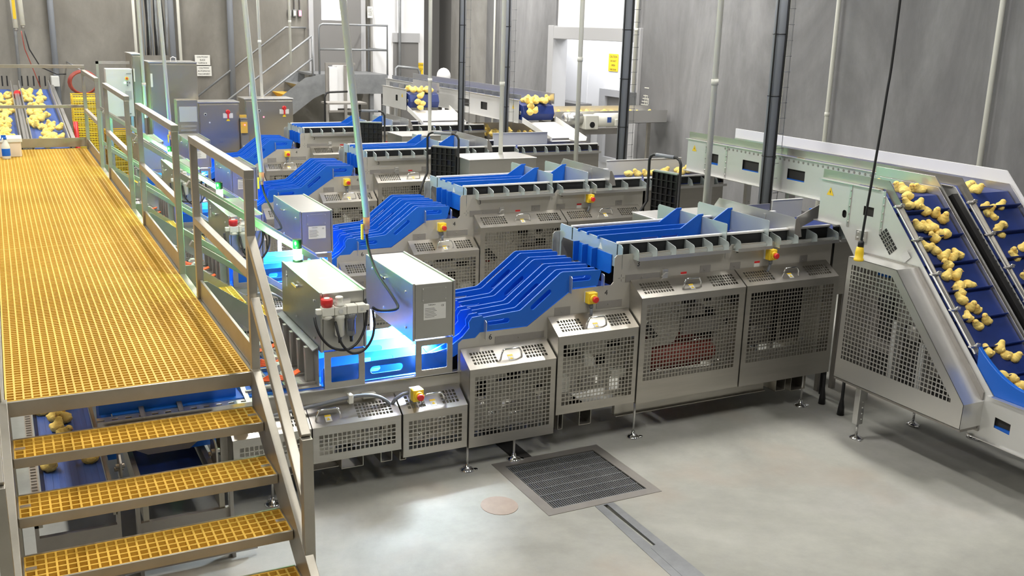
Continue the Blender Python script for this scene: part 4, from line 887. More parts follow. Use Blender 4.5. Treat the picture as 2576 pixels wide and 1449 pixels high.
# rear conveyors (chicks arrive from the back)
def rear(x0, x1, head, tail, label, wins):
    t = thing('rear_conveyor', label, 'conveyor', ((x0 + x1) / 2, (head + tail) / 2, 0), 0, 'level conveyors at the back')
    P = [(head + 0.10, 1.60), (head + 0.10, 1.93), (tail, 1.93), (tail, 1.60)]
    MB().px(P, x0, x0 + 0.005, wins).build('side_plate', SHEET, t); MB().px(P, x1, x1 + 0.005).build('side_plate', STEELB, t)
    MB().box(x0 + 0.02, x0 + 0.025, head + 0.42, tail, 1.61, 1.86).build('window_shade_sheet', DARK, t)  # dark sheet makes the square windows look shaded inside
    MB().box(x0 - 0.02, x0 + 0.02, head + 0.1, tail, 1.93, 1.94).box(x0 - 0.02, x0 + 0.01, head + 0.1, tail, 1.594, 1.60).build('flange', STEELB, t)
    MB().px([(head + 0.05, 1.88), (head + 0.05, 2.04), (tail, 2.04), (tail, 1.88)], x1 + 0.01, x1 + 0.02).build('side_panel', STEELB, t)
    mb = MB(); n = int((tail - head - 0.5) / 0.28)
    for k in range(n): mb.box(x0 + 0.02, x0 + 0.12, head + 0.5 + k * 0.28, head + 0.507 + k * 0.28, 1.93, 2.0)
    mb.box(x0 + 0.13, x0 + 0.14, head + 0.3, tail, 1.93, 2.0); mb.build('retainer', GALV, t)
    hexa = [(head + 0.20, 1.65), (head + 0.03, 1.64), (head - 0.02, 1.74), (head + 0.03, 1.86), (head + 0.20, 1.89)]
    MB().px(hexa + [(tail, 1.89), (tail, 1.87), (head + 0.4, 1.87), (head + 0.4, 1.65)], x0 + 0.03, x1 - 0.005).build('belt', BLUEB, t, 0.01)
    for k in range(1): MB().cyl((x0 + 0.025, head + 0.11, 1.75), (x1 + 0.02, head + 0.11, 1.75), 0.03, 12).build('drum_shaft', STEELB, t)
    for y in ((head + 2.7 if tail > 18 else head + 0.5), tail - 0.4):
        for x in (x0 + 0.02, x1 - 0.02): MB().box(x - 0.03, x + 0.03, y - 0.03, y + 0.03, 0, 1.60).build('leg', STEELB, t)
    triangle_sign(t, x0 - 0.001, head + 0.28, 1.80, 0.07)
    return t
W3 = [[(a, 1.70), (a + b, 1.70), (a + b, 1.82), (a, 1.82)] for a, b in ((13.95, 0.12), (14.6, 0.24), (15.3, 0.24), (16.7, 0.22))]
c3 = rear(7.0, 7.56, 13.4, 19.3, 'level steel conveyor with square windows dropping chicks near the white doorway', W3)
c4 = rear(6.14, 6.70, 15.85, 17.1, 'short level conveyor dropping chicks towards the farthest machine', [[(16.35, 1.72), (16.45, 1.72), (16.45, 1.82), (16.35, 1.82)]])
def chute(name, pts, label):
    t = MB(); x0, x1, y0, z0, y1, z1 = pts
    L = math.hypot(y0 - y1, z0 - z1)
    t.px([(y0, z0), (y1, z1), (y1, z1 - 0.006), (y0, z0 - 0.006)], x0, x1).px([(y0, z0), (y1, z1), (y1 - 0.02, z1 + 0.05), (y0, z0 + 0.08)], x0, x0 + 0.005).px([(y0, z0), (y1, z1), (y1 - 0.02, z1 + 0.05), (y0, z0 + 0.08)], x1, x1 + 0.005)
    return solo(t, name, BELTW, label, 'chute')
chute('drop_chute', (6.99, 7.56, 13.36, 1.62, 12.44, 1.44), 'sloping pale steel chute below the chick conveyor near the white doorway')
chute('drop_chute', (6.12, 6.88, 15.85, 1.60, 15.15, 1.42), 'sloping pale steel chute below the short rear conveyor')

# machine infeed extensions
def infeed(off, x0, x1, label, bb=9):
    y0, y1 = 6.0 + off, 6.78 + off
    t = thing('infeed_trough', label, 'infeed trough', ((x0 + x1) / 2, 6.4 + off, 0), 0, 'infeed troughs at the machine ends')
    MB().box(x0, x1, y0 - 0.03, y0 - 0.025, 0.9, 1.40).box(x0, x1, y1, y1 + 0.005, 0.9, 1.48).box(x0, x1, y0 - 0.025, y1, 0.9, 0.905).box(x1, x1 + 0.005, y0 - 0.03, y1, 0.9, 1.46).build('trough_body', STEEL, t)
    MB().box(x0, x1, y0, y1, 1.395, 1.405).build('trough_belt', BLUEB, t)
    MB().box(x0, x1, y0 - 0.01, y0 + 0.02, 1.478, 1.494).build('guide_rail', BELTW, t, 0.002)
    MB().box(x0, x1, y0 + 0.002, y0 + 0.012, 1.38, 1.477).build('rail_shade_strip', BLACK, t)  # black strip paints the shade below the trough rail
    xb = min(x1, bb)
    if xb > x0: MB().box(x0, xb, y1 - 0.02, y1 - 0.014, 1.40, 1.57).box(x0, xb, y1 - 0.03, y1 + 0.0, 1.57, 1.576).build('back_board', WARM, t)
    MB().box(x0, x1, y0 - 0.10, y0 - 0.095, 1.372, 1.395).box(x0, x1, y0 - 0.10, y0 - 0.03, 1.368, 1.372).build('catch_tray', STEELB, t)
    n = max(1, int((x1 - x0) / 0.17))
    for k in range(n): x = x0 + 0.06 + k * 0.17; MB().px([(y0 - 0.098, 1.37), (y0 - 0.098, 1.40), (y0 - 0.07, 1.45), (y0, 1.475), (y0, 1.37)], x, x + 0.004).build('comb_bracket', GLASSY, t)
    for x in (x0 + 0.1, x1 - 0.08):
        for y in (y0 + 0.09, y1 - 0.05): MB().box(x - 0.02, x + 0.02, y - 0.02, y + 0.02, 0, 0.9).build('leg', DULL, t)
    return t
infeed(0, 6.07, 6.42, 'infeed trough of the nearest machine, under the head of the nearest inclined conveyor')
infeed(2.76, 6.07, 7.1, 'infeed trough of the second machine, under the head of the second inclined conveyor')
infeed(5.70, 6.07, 7.30, 'infeed trough of the third machine, below the white doorway chute', 6.93)
infeed(8.50, 6.07, 6.9, 'infeed trough of the farthest machine', 6.0)
# guide hoods above the machine decks
def hood(off, label):
    t = thing('guide_hood', label, 'guide plate', (5.66, 6.4 + off, 1.42), 0, 'steel guide hoods over the machine decks')
    P = [(5.95, 1.43), (5.95, 1.575), (5.975, 1.59), (6.92, 1.595), (7.00, 1.50), (7.00, 1.43)]
    MB().px([(y + off, z) for y, z in P], 5.60, 5.604).build('guide_plate', STEELB, t)
    MB().poly([(0, 0), (0.075, 0.0), (0.055, 0.09), (0.02, 0.155), (0, 0.155)], (), (5.604, 5.95 + off, 1.43), (1, 0, 0), (0, 0, 1), (0, 1, 0), 0, 0.004).build('front_return', DULL, t)
    MB().px([(6.30 + off, 1.45), (6.33 + off, 1.45), (6.33 + off, 1.56), (6.30 + off, 1.56)], 5.594, 5.60).build('strap', STEELB, t)
    return t
h0 = hood(0, 'steel guide hood on the deck of the nearest machine')
for i in (1, 2, 3): dup(h0, h0.location + Vector((0, OFF[i], 0)), 'steel guide hood on the deck of the %s machine' % nn[i])
t = thing('transfer_tray', 'bright angled tray between the nearest machine deck and the conveyor head', 'tray', (5.9, 6.1, 1.5))
MB().poly([(0, 0), (0.34, 0), (0.34, 0.006), (0, 0.006)], (), (5.66, 5.97, 1.50), (0.92, 0, 0.36), (-0.36, 0, 0.92), (0, 1, 0), 0, 0.10).build('tray_face', BELTW, t)
MB().poly([(0, 0), (0.34, 0), (0.34, 0.10), (0, 0.10)], (), (5.66, 5.965, 1.50), (0.92, 0, 0.36), (-0.36, 0, 0.92), (0, 1, 0), 0, 0.006).build('tray_lip', STEELB, t)
MB().box(5.99, 6.10, 6.08, 6.22, 1.56, 1.60).build('blue_flap', BLUE, t)
MB().box(5.62, 5.99, 6.70, 6.71, 1.50, 1.56).build('tray_back', STEELB, t)

# gear motor below the doorway
t = thing('gear_motor', 'white gear motor with round housing in front of the white doorway', 'motor', (7.7, 12.9, 1.3))
MB().cyl((7.78, 12.9, 1.66), (8.25, 12.9, 1.66), 0.105, 20).lathe((8.25, 12.9, 1.66), [(0.105, 0), (0.10, 0.03), (0.06, 0.045)], 20, (1, 0, 0)).build('motor_body', WHITEP, t)
MB().box(7.55, 7.78, 12.80, 13.0, 1.53, 1.74).build('gearbox', WHITEP, t, 0.01)
MB().cyl((7.28, 12.95, 1.68), (7.55, 12.95, 1.68), 0.095, 20).lathe((7.28, 12.95, 1.68), [(0.095, 0), (0.085, 0.02), (0.05, 0.035)], 20, (-1, 0, 0)).build('drum_cover', STEELB, t)
MB().box(8.06, 8.22, 12.76, 12.80, 1.58, 1.68).build('terminal_box', WHITEP, t, 0.008)
MB().box(7.93, 8.0, 12.788, 12.795, 1.63, 1.71).build('blue_plate', BLUEM, t)
MB().lathe((7.67, 12.80, 1.60), [(0.045, 0), (0.045, 0.006)], 16, (0, -1, 0)).build('bore_cap', BLACK, t)
MB().box(7.3, 8.3, 12.92, 13.05, 1.44, 1.53).box(7.6, 7.66, 12.95, 13.0, 0.0, 1.46).build('motor_stand', DULL, t)
t.location = t.location + Vector((0.34, 0.22, 0.0))
t = thing('feed_trough', 'level steel trough with chicks leading out of the white doorway', 'trough', (8.6, 13.75, 0))
MB().box(7.62, 9.72, 13.50, 13.505, 1.56, 1.76).box(7.62, 9.72, 14.0, 14.005, 1.56, 1.80).box(7.62, 9.72, 13.5, 14.0, 1.56, 1.565).build('trough_body', STEELB, t)
MB().box(7.64, 9.72, 13.51, 13.99, 1.66, 1.665).build('trough_belt', BELTW, t)
for x in (8.0, 9.5): MB().box(x, x + 0.05, 13.7, 13.75, 0, 1.56).build('leg', STEEL, t)
# pale chick bin below the rear conveyor
t = thing('chick_bin', 'open steel bin filled with chicks, below the windowed rear conveyor', 'bin', (7.45, 14.6, 0))
MB().px([(13.9, 1.05), (15.6, 1.05), (15.6, 1.40), (15.59, 1.40), (15.59, 1.06), (13.91, 1.06), (13.91, 1.32), (13.9, 1.32)], 6.93, 7.93).box(6.93, 6.94, 13.9, 15.6, 1.05, 1.30).box(7.92, 7.93, 13.9, 15.6, 1.05, 1.42).build('bin_body', STEEL, t)
for x in (6.97, 7.88):
    for y in (13.95, 15.5): MB().box(x - 0.02, x + 0.02, y - 0.02, y + 0.02, 0, 1.05).build('leg', STEEL, t)

# ============================================================ COLLECTION CONVEYORS UNDER THE WALKWAY
t = thing('collection_conveyor', 'ribbed blue collection conveyor carrying chicks below the walkway, left one', 'conveyor', (0.2, 9, 0))
mb = MB().box(0.03, 0.36, 5.35, 15.0, 0.475, 0.485)
for i in range(9): mb.box(0.05 + i * 0.035, 0.058 + i * 0.035, 5.35, 15.0, 0.485, 0.488)
mb.build('ribbed_belt', BLUEM, t)
MB().box(-0.02, 0.02, 5.3, 15.0, 0.40, 0.56).box(0.365, 0.385, 5.3, 15.0, 0.40, 0.50).build('side_frame', RAIL, t)
mb = MB()
for i in range(60): mb.box(-0.015, 0.012, 5.34 + i * 0.04, 5.352 + i * 0.04, 0.56, 0.566)
o = mb.build('scale_marks', DULL, t); o['kind'] = 'stuff'
MB().box(0.0, 0.38, 5.30, 5.33, 0.20, 0.34).box(-0.02, 0.0, 5.3, 5.36, 0.0, 0.45).box(0.38, 0.40, 5.3, 5.36, 0.0, 0.45).box(-0.05, 1.12, 5.28, 5.31, 0.04, 0.09).build('end_frame', DULL, t)
t = thing('collection_conveyor', 'dark blue collection conveyor below the walkway, right of the ribbed belt', 'conveyor', (0.75, 9, 0))
MB().box(0.56, 0.92, 5.4, 15.0, 0.37, 0.38).build('belt', BLUEB, t)
MB().box(0.52, 0.55, 5.35, 15.0, 0.30, 0.44).box(0.93, 0.96, 5.35, 15.0, 0.30, 0.44).build('side_frame', RAIL, t)
MB().box(0.50, 0.98, 5.34, 5.37, 0.16, 0.30).box(0.48, 0.50, 5.3, 5.36, 0, 0.42).box(0.98, 1.0, 5.3, 5.36, 0, 0.42).build('end_frame', DULL, t)
for x in (0.44, 0.97):
    MB().px([(5.62, 0.40), (5.62, 0.55), (5.68, 0.58), (5.80, 0.55), (5.80, 0.42), (5.72, 0.38)], x, x + 0.012).cyl((x - 0.02, 5.66, 0.52), (x + 0.03, 5.66, 0.52), 0.014, 10).cyl((x - 0.02, 5.76, 0.46), (x + 0.03, 5.76, 0.46), 0.014, 10).build('drive_bracket', STEEL, t, 0.002)
t = thing('outfeed_hopper', 'grey hopper with a yellow warning triangle below the nearest machine end', 'hopper', (0.75, 5.9, 0.45))
MB().py([(0.40, 0.68), (1.02, 0.68), (1.02, 0.60), (0.86, 0.475), (0.62, 0.475), (0.40, 0.60)], 5.86, 5.865).build('hopper_front', RAIL, t)
MB().box(0.86, 1.02, 5.88, 6.6, 0.47, 0.62).box(0.40, 0.46, 5.88, 6.6, 0.47, 0.62).build('hopper_side', BLUE, t)
w_ = MB().py([(0.665, 0.535), (0.725, 0.535), (0.695, 0.588)], 5.857, 5.86).build('warning_sign', YELL, t)
MB().py([(0.690, 0.543), (0.702, 0.560), (0.696, 0.560), (0.699, 0.575), (0.687, 0.556), (0.693, 0.556)], 5.856, 5.857).build('warning_symbol', INK, w_)
for s_, x in (('9', 0.50), ('8', 0.78)): text(s_, 0.05, (x, 5.969, 0.655), (1, 0, 0), (0, 0, 1), INK, m0, 'number_mark', 0.0008)
estop(m0, 1.18, 5.88, 0.635)

# ============================================================ THINGS BETWEEN THE MACHINES
def ctrlbox(x0, x1, y0, y1, z1, label):
    t = thing('control_box', label, 'cabinet', ((x0 + x1) / 2, (y0 + y1) / 2, 0), 0, 'steel boxes standing in the aisles')
    MB().box(x0, x1, y0, y1, z1 - 0.40, z1 - 0.012).build('box_body', STEELBX, t, 0.004)
    MB().box(x0 - 0.006, x1 + 0.006, y0 - 0.006, y1 + 0.006, z1 - 0.012, z1).build('box_lid', STEELB, t, 0.003)
    for x in (x0 + 0.05, x1 - 0.05):
        for y in (y0 + 0.05, y1 - 0.05): MB().box(x - 0.02, x + 0.02, y - 0.02, y + 0.02, 0, z1 - 0.40).build('leg', STEEL, t)
    MB().lathe(((x0 + x1) / 2 - 0.05, y0, z1 - 0.28), [(0.03, 0), (0.03, 0.03), (0.02, 0.035)], 14, (0, -1, 0)).build('indicator_knob', BEAK, t)
    return t
ctrlbox(5.02, 5.82, 7.02, 7.40, 1.42, 'pale topped steel box in the first aisle, behind the nearest machine')
ctrlbox(4.82, 5.70, 10.50, 11.05, 1.50, 'large steel box in the second aisle, between the second and third machines')
ctrlbox(5.04, 5.85, 13.25, 13.85, 1.475, 'large steel box in the far aisle, between the third and fourth machines')
def cart(x, y, zt, rot, label):
    """folded black platform trolley standing upright"""
    t = thing('folding_trolley', label, 'trolley', (x, y, 0), rot, 'black folding trolleys in the aisles')
    t.rotation_euler = (0, 0, 0); zb = zt - 0.66; hw = 0.21
    h = [(x, y + hw, zb + 0.18), (x, y + hw, zt - 0.06), (x, y + hw - 0.02, zt - 0.02), (x, y + hw - 0.06, zt), (x, y - hw + 0.06, zt), (x, y - hw + 0.02, zt - 0.02), (x, y - hw, zt - 0.06), (x, y - hw, zb + 0.18)]
    mb = MB().tube([(x - 0.20, y + hw, zb - 0.10), (x - 0.12, y + hw, zb + 0.05)] + h + [(x - 0.12, y - hw, zb + 0.05), (x - 0.20, y - hw, zb - 0.10), (x - 0.22, y - hw, 0.06)], 0.014, 8)
    mb.tube([(x - 0.20, y + hw, zb - 0.10), (x - 0.22, y + hw, 0.06)], 0.014, 8); mb.build('tube_frame', BLACK, t)
    MB().cyl((x, y + hw - 0.09, zt), (x, y - hw + 0.09, zt), 0.019, 10).build('grip', GPVC, t)
    P = MB(); x1 = x + 0.035
    P.box(x1, x1 + 0.012, y - 0.17, y + 0.17, zt - 0.60, zt - 0.17)
    for i in range(6): yy = y - 0.165 + i * 0.066; P.box(x1 - 0.025, x1, yy - 0.004, yy + 0.004, zt - 0.60, zt - 0.17)
    for i in range(7): zz = zt - 0.595 + i * 0.070; P.box(x1 - 0.025, x1, y - 0.17, y + 0.17, zz - 0.004, zz + 0.004)
    P.build('platform_panel', BLACK, t)
    MB().box(x1 - 0.02, x1 + 0.02, y - 0.16, y + 0.16, zt - 0.17, zt - 0.155).build('platform_edge', STEELB, t)
    for yy in (y - hw, y + hw): MB().cyl((x - 0.22, yy - 0.012, 0.05), (x - 0.22, yy + 0.012, 0.05), 0.05, 14).build('wheel', GPVC, t)
    t.rotation_euler = (0, 0, rot)
    return t
cart(5.88, 8.15, 1.80, math.radians(12), 'black folding trolley nearest the camera, behind the nearest machine deck')
cart(4.68, 10.95, 1.76, math.radians(38), 'black folding trolley standing behind the second machine')
cart(4.76, 13.8, 1.78, math.radians(62), 'farthest black folding trolley, behind the third machine')

# ============================================================ OVERHEAD DROPS
def pole(name, p, q, r, m, label, cat, group, sleeve=None, parts=None):
    mb = MB().cyl(p, q, r, 14)
    P, Q = Vector(p), Vector(q)
    t = thing(name, label, cat, p, 0, group)
    mb.build('pipe', m, t)
    if sleeve:
        for s_ in sleeve: a = P.lerp(Q, s_); b = P.lerp(Q, s_ + 0.05 / (Q - P).length); MB().cyl(a, b, r * 1.22, 14).build('pipe_sleeve', m, t)
    return t
WG = 'white conduits hanging from the ceiling'
def fromtop(bx, by, bz, tx, tz=3.6): # straight drop, slightly leaning as seen
    k = (ZC - bz) / (tz - bz); return (bx + (tx - bx) * k, by, ZC)
pole('conduit', (5.50, 6.98, 1.48), (5.50, 6.98, ZC), 0.026, PVC, 'white conduit dropping behind the nearest machine deck, left of the thick grey pipe', 'pipe', WG, [0.24])
pole('conduit', (5.95, 10.0, 1.2), (5.95, 10.0, ZC), 0.026, PVC, 'white conduit crossing in front of the white doorway', 'pipe', WG, [0.30])
pole('conduit', (5.42, 10.9, 1.50), (5.42, 10.9, ZC), 0.026, PVC, 'white conduit ending on the large steel box in the second aisle', 'pipe', WG, [0.18])
pole('conduit', (5.60, 13.6, 1.475), (5.60, 13.6, ZC), 0.026, PVC, 'white conduit ending on the large steel box in the far aisle', 'pipe', WG, [0.16])
pole('conduit', (3.85, 16.45, 1.79), (3.80, 16.45, ZC), 0.024, PVC, 'thin white conduit ending on the right floor cabinet by the stairs', 'pipe', WG, [0.2])
pole('conduit', (4.98, 18.9, 2.19), (4.98, 18.9, ZC), 0.024, PVC, 'thin white conduit ending at the white boxes below the landing', 'pipe', WG, [0.2])
def airdrop(bx, by, bz, topx, tz, hose, label):
    t = thing('air_drop_pipe', label, 'pipe', (bx, by, bz), 0, 'white air drop pipes with brass valves')
    q = fromtop(bx, by, bz, topx, tz)
    MB().cyl((bx, by, bz), q, 0.022, 12).bar((bx + 0.02, by + 0.02, bz), (q[0] + 0.02, by + 0.02, ZC), 0.03, 0.02).build('pipe', PVC, t)
    MB().cyl((bx, by, bz - 0.075), (bx, by, bz + 0.01), 0.024, 12).cyl((bx, by, bz - 0.11), (bx, by, bz - 0.07), 0.016, 10).build('brass_fitting', BEAK, t)
    MB().box(bx - 0.040, bx - 0.025, by - 0.012, by + 0.012, bz - 0.15, bz - 0.04).build('valve_lever', YELL, t, 0.003)
    if hose: MB().tube(smooth(hose), 0.010, 8).build('air_hose', BLACK, t)
    return t
airdrop(2.265, 6.66, 1.66, 2.10, 3.26, [(2.265, 6.66, 1.56), (2.27, 6.64, 1.45), (2.285, 6.5, 1.30), (2.30, 6.25, 1.20), (2.27, 6.05, 1.16), (2.10, 5.9, 1.20), (2.035, 5.88, 1.235)], 'nearest white air drop pipe, its black hose curving down to the nearest air regulator')
airdrop(2.22, 9.62, 1.57, 2.12, 3.1, [(2.22, 9.62, 1.47), (2.24, 9.58, 1.35), (2.27, 9.4, 1.22), (2.24, 9.0, 1.15), (2.08, 8.7, 1.2)], 'white air drop pipe with black hose between the second and third machines')
airdrop(2.20, 15.1, 1.40, 2.15, 3.1, [(2.20, 15.1, 1.30), (2.18, 15.0, 1.1), (2.1, 14.7, 1.1)], 'farthest white air drop pipe, in front of the tall steel cabinet')
pole('conduit', (1.90, 15.2, 1.6), (1.86, 15.2, ZC), 0.022, PVC, 'thin white conduit crossing in front of the white wall cabinet edge', 'pipe', WG, [0.1])
def greydrop(x, y, z0, r, label, lad=1):
    t = thing('cable_riser', label, 'pipe', (x, y, z0), 0, 'thick grey risers with wire ladders')
    MB().cyl((x, y, z0), (x, y, ZC), r, 18).build('riser_pipe', GPVC, t)
    MB().tube([(x - r * 1.15, y - 0.02, z0), (x - r * 1.2, y - 0.03, (z0 + ZC) / 2), (x - r * 1.1, y - 0.02, ZC)], 0.008, 6).tube([(x - 0.3 * r, y - r * 1.15, z0), (x + 0.2 * r, y - r * 1.2, 3.0), (x - 0.2 * r, y - r * 1.15, ZC)], 0.009, 6).build('cable', BLACK, t)
    L = MB(); a = x + r + 0.015; b = a + 0.07
    for q in (a, b): L.cyl((q, y, z0 + 0.1), (q, y, ZC), 0.003, 6)
    n = int((ZC - z0) / 0.14)
    for k in range(n): L.cyl((a - 0.012, y, z0 + 0.15 + k * 0.14), (b + 0.012, y, z0 + 0.15 + k * 0.14), 0.003, 6)
    L.build('wire_ladder', GALV, t)
    mb = MB()
    for z in (1.9, 2.45, 3.0): mb.lathe((x, y, z), [(r * 1.02 + 0.003, 0), (r * 1.02 + 0.003, 0.008)], 16)
    mb.each('cable_tie', BLACK, t)
    return t
greydrop(6.375, 7.21, 0.0, 0.062, 'thickest grey riser pipe with wire ladder, behind the nearest machine')
greydrop(6.52, 9.92, 0.0, 0.060, 'grey riser pipe with wire ladder in front of the doorway right jamb')
greydrop(6.42, 11.78 + 1.05, 0.0, 0.062, 'grey riser pipe with black cables left of the white doorway')
greydrop(6.43, 14.34, 0.0, 0.050, 'farthest grey riser pipe, before the dark recess')
t = thing('hanging_cable', 'black hanging cable ending in a yellow plug in front of the nearest conveyor', 'cable', (5.45, 5.12, 1.44))
MB().tube(smooth([(5.56, 5.12, ZC), (5.555, 5.12, 3.2), (5.535, 5.12, 2.6), (5.50, 5.12, 2.1), (5.475, 5.12, 1.8), (5.462, 5.12, 1.62), (5.46, 5.12, 1.57)]), 0.009, 8).build('cable', BLACK, t)
MB().lathe((5.46, 5.12, 1.535), [(0.022, 0), (0.022, 0.035), (0.012, 0.05)], 14).build('cable_gland', BLACK, t)
MB().lathe((5.455, 5.12, 1.435), [(0.032, 0), (0.036, 0.004), (0.036, 0.016), (0.029, 0.02), (0.031, 0.06), (0.025, 0.098), (0.020, 0.102)], 18).build('yellow_plug', YELL, t)
# black machine leads near the machine end
solo(MB().tube([(6.10, 6.0, 1.35), (6.13, 5.99, 1.1), (6.12, 5.99, 0.6), (6.10, 5.97, 0.02)], 0.02, 8), 'power_cable', BLACK, 'thick black cable running down beside the right end of the nearest machine', 'cable')
for (x, y, lb) in ((5.98, 5.83, 'left of the two dark rubber-footed posts between the nearest machine and conveyor'), (5.94, 5.575, 'right of the two dark rubber-footed posts beside the conveyor guard')):
    solo(MB().lathe((x, y, 0), [(0.030, 0), (0.026, 0.06), (0.014, 0.14), (0.012, 0.42)], 12), 'prop_leg', BLACK, lb, 'support post')

# wall services
WR = 'pipes fixed to the grey right wall'
pole('wall_pipe', (9.72, 9.95, 0.0), (9.72, 9.95, ZC), 0.028, PVC, 'pale pipe with a joint on the grey right wall behind the second conveyor', 'pipe', WR, [0.33])
pole('wall_pipe', (9.72, 7.55, 0.0), (9.72, 7.55, ZC), 0.030, PVC, 'pale pipe on the grey right wall at the far right of the picture', 'pipe', WR)
pole('wall_pipe', (9.77, 10.9, 1.2), (9.77, 10.9, ZC), 0.008, PVC, 'thin faint wire line on the grey right wall', 'pipe', WR)
pole('wall_pipe', (9.70, 14.50, 1.98), (9.70, 14.50, ZC), 0.026, PVC, 'white pipe running down the doorway right jamb into a junction box', 'pipe', WR, [0.25])
pole('wall_pipe', (9.70, 19.95, 0.0), (9.70, 19.95, ZC), 0.022, PVC, 'thin white pipe on the wall left of the white doorway', 'pipe', WR)
t = thing('junction_box', 'grey junction box on the doorway right jamb with a looping black cable', 'junction box', (9.66, 14.55, 1.75))
MB().box(9.60, 9.74, 14.44, 14.66, 1.72, 1.98).build('box_body', GALV, t, 0.01)
MB().tube([(9.62, 14.5, 1.72), (9.60, 14.46, 1.4), (9.60, 14.52, 1.15), (9.62, 14.75, 1.02)], 0.012, 8).build('cable', BLACK, t)
def sign(x, y0, y1, z0, z1, lines, label):
    t = thing('warning_sign', label, 'sign', (x, (y0 + y1) / 2, z0)); MB().box(x, x + 0.004, y0, y1, z0, z1).build('sign_board', YELL, t)
    for k, (s_, sz) in enumerate(lines): text(s_, sz, (x - 0.001, (y0 + y1) / 2, z1 - 0.06 - k * 0.085), (0, -1, 0), (0, 0, 1), INK, t, 'sign_text', 0.001)
    return t
sign(11.384, 17.62, 17.98, 2.17, 2.52, (('CAUTION', 0.062), ('DO NOT', 0.055), ('OPEN', 0.055), ('THIS DOOR', 0.045)), 'yellow caution sign inside the white doorway')
t = thing('warning_sign', 'yellow caution sign on the white back wall beside the grey door', 'sign', (8.6, 21.42, 1.9))
MB().box(8.50, 8.66, 21.43, 21.44, 1.88, 2.16).build('sign_board', YELL, t); text('CAUTION', 0.036, (8.58, 21.428, 2.11), (1, 0, 0), (0, 0, 1), INK, t, 'sign_text'); text('WATCH\nSTEP', 0.04, (8.58, 21.428, 2.0), (1, 0, 0), (0, 0, 1), INK, t, 'sign_text')
def wsign(x, z, lines, label):
    t = thing('paper_sign', label, 'sign', (x, 21.45, z)); MB().box(x - 0.15, x + 0.15, 21.47, 21.48, z - 0.10, z + 0.10).build('paper', LABEL, t)
    for k, s_ in enumerate(lines): text(s_, 0.043, (x, 21.468, z + 0.06 - k * 0.06), (1, 0, 0), (0, 0, 1), INK, t, 'sign_text', 0.0005)
wsign(3.84, 2.17, ('CAUTION!!', 'SLICK', 'SURFACE'), 'upper white caution paper on the wall right of the tall steel cabinet')
wsign(3.86, 1.95, ('CAUTION!', 'AUTOMATIC', 'MACHINERY'), 'lower white caution paper on the wall right of the tall steel cabinet')
for i, (x, m, lb) in enumerate(((5.655, GALV, 'left of three small switch boxes on the wall beside the landing door'), (5.76, GALV, 'middle of three small switch boxes on the wall beside the landing door'), (5.875, LEDR, 'right switch box with a glowing red light beside the landing door'))):
    t = thing('switch_box', lb, 'switch', (x, 21.45, 3.1))
    MB().box(x - 0.035, x + 0.035, 21.43, 21.5, 3.08, 3.22).build('box_body', GALV, t, 0.005)
    MB().box(x - 0.025, x + 0.025, 21.42, 21.43, 3.10, 3.20).build('face_plate', m if i == 2 else WARM, t)
    MB().cyl((x, 21.47, 3.22), (x, 21.47, ZC), 0.012, 8).build('conduit', GALV, t)
t = thing('wall_notice', 'small white notice on the pale pier right of the landing door', 'sign', (7.36, 21.4, 3.1))
MB().box(7.32, 7.44, 21.33, 21.335, 3.10, 3.34).build('notice', LABEL, t); text('EXIT\nONLY\nTHIS\nWAY', 0.04, (7.38, 21.328, 3.22), (1, 0, 0), (0, 0, 1), INK, t, 'notice_text', 0.0005)
BG = 'dark conduits on the back wall'
for x, r, m, lb in ((1.10, 0.055, GPVC, 'dark conduit on the back wall behind the left chick slides'), (2.58, 0.03, PVC, 'pale pipe on the back wall left of the cable bundle'), (3.28, 0.055, GPVC, 'dark conduit on the back wall right of the tall cabinet'), (3.42, 0.03, PVC, 'pale pipe just right of the dark conduit above the tall cabinet'), (4.42, 0.06, GPVC, 'dark conduit on the back wall crossing the lower stair rail'), (0.46, 0.03, GALV, 'thin grey conduit on the back wall beside the hanging tubes')):
    pole('wall_conduit', (x, 21.42, 0.0), (x + (0.0 if x > 4 else -0.03), 21.42, ZC), r, m, lb, 'pipe', BG)
pole('wall_conduit', (8.05, 21.30, 0.0), (8.05, 21.30, ZC), 0.03, GALV, 'grey conduit with clips in front of the white back wall', 'pipe', BG)
t = thing('cable_bundle', 'bundle of dark cables dropping into the tall steel cabinets', 'cable', (2.75, 17.3, 2.4), 0)
rr = random.Random(11)
for k in range(9):
    x = 2.20 + k * 0.042
    MB().tube([(x, 17.2 + 0.03 * (k % 3), 2.40), (x + rr.uniform(-.02, .02), 17.25, 2.9), (x + rr.uniform(-.04, .04), 17.25, 3.6), (x, 17.25, ZC)], 0.012 + 0.006 * (k % 3), 6).build('cable', (GPVC, BLACK, GALV)[k % 3], t)

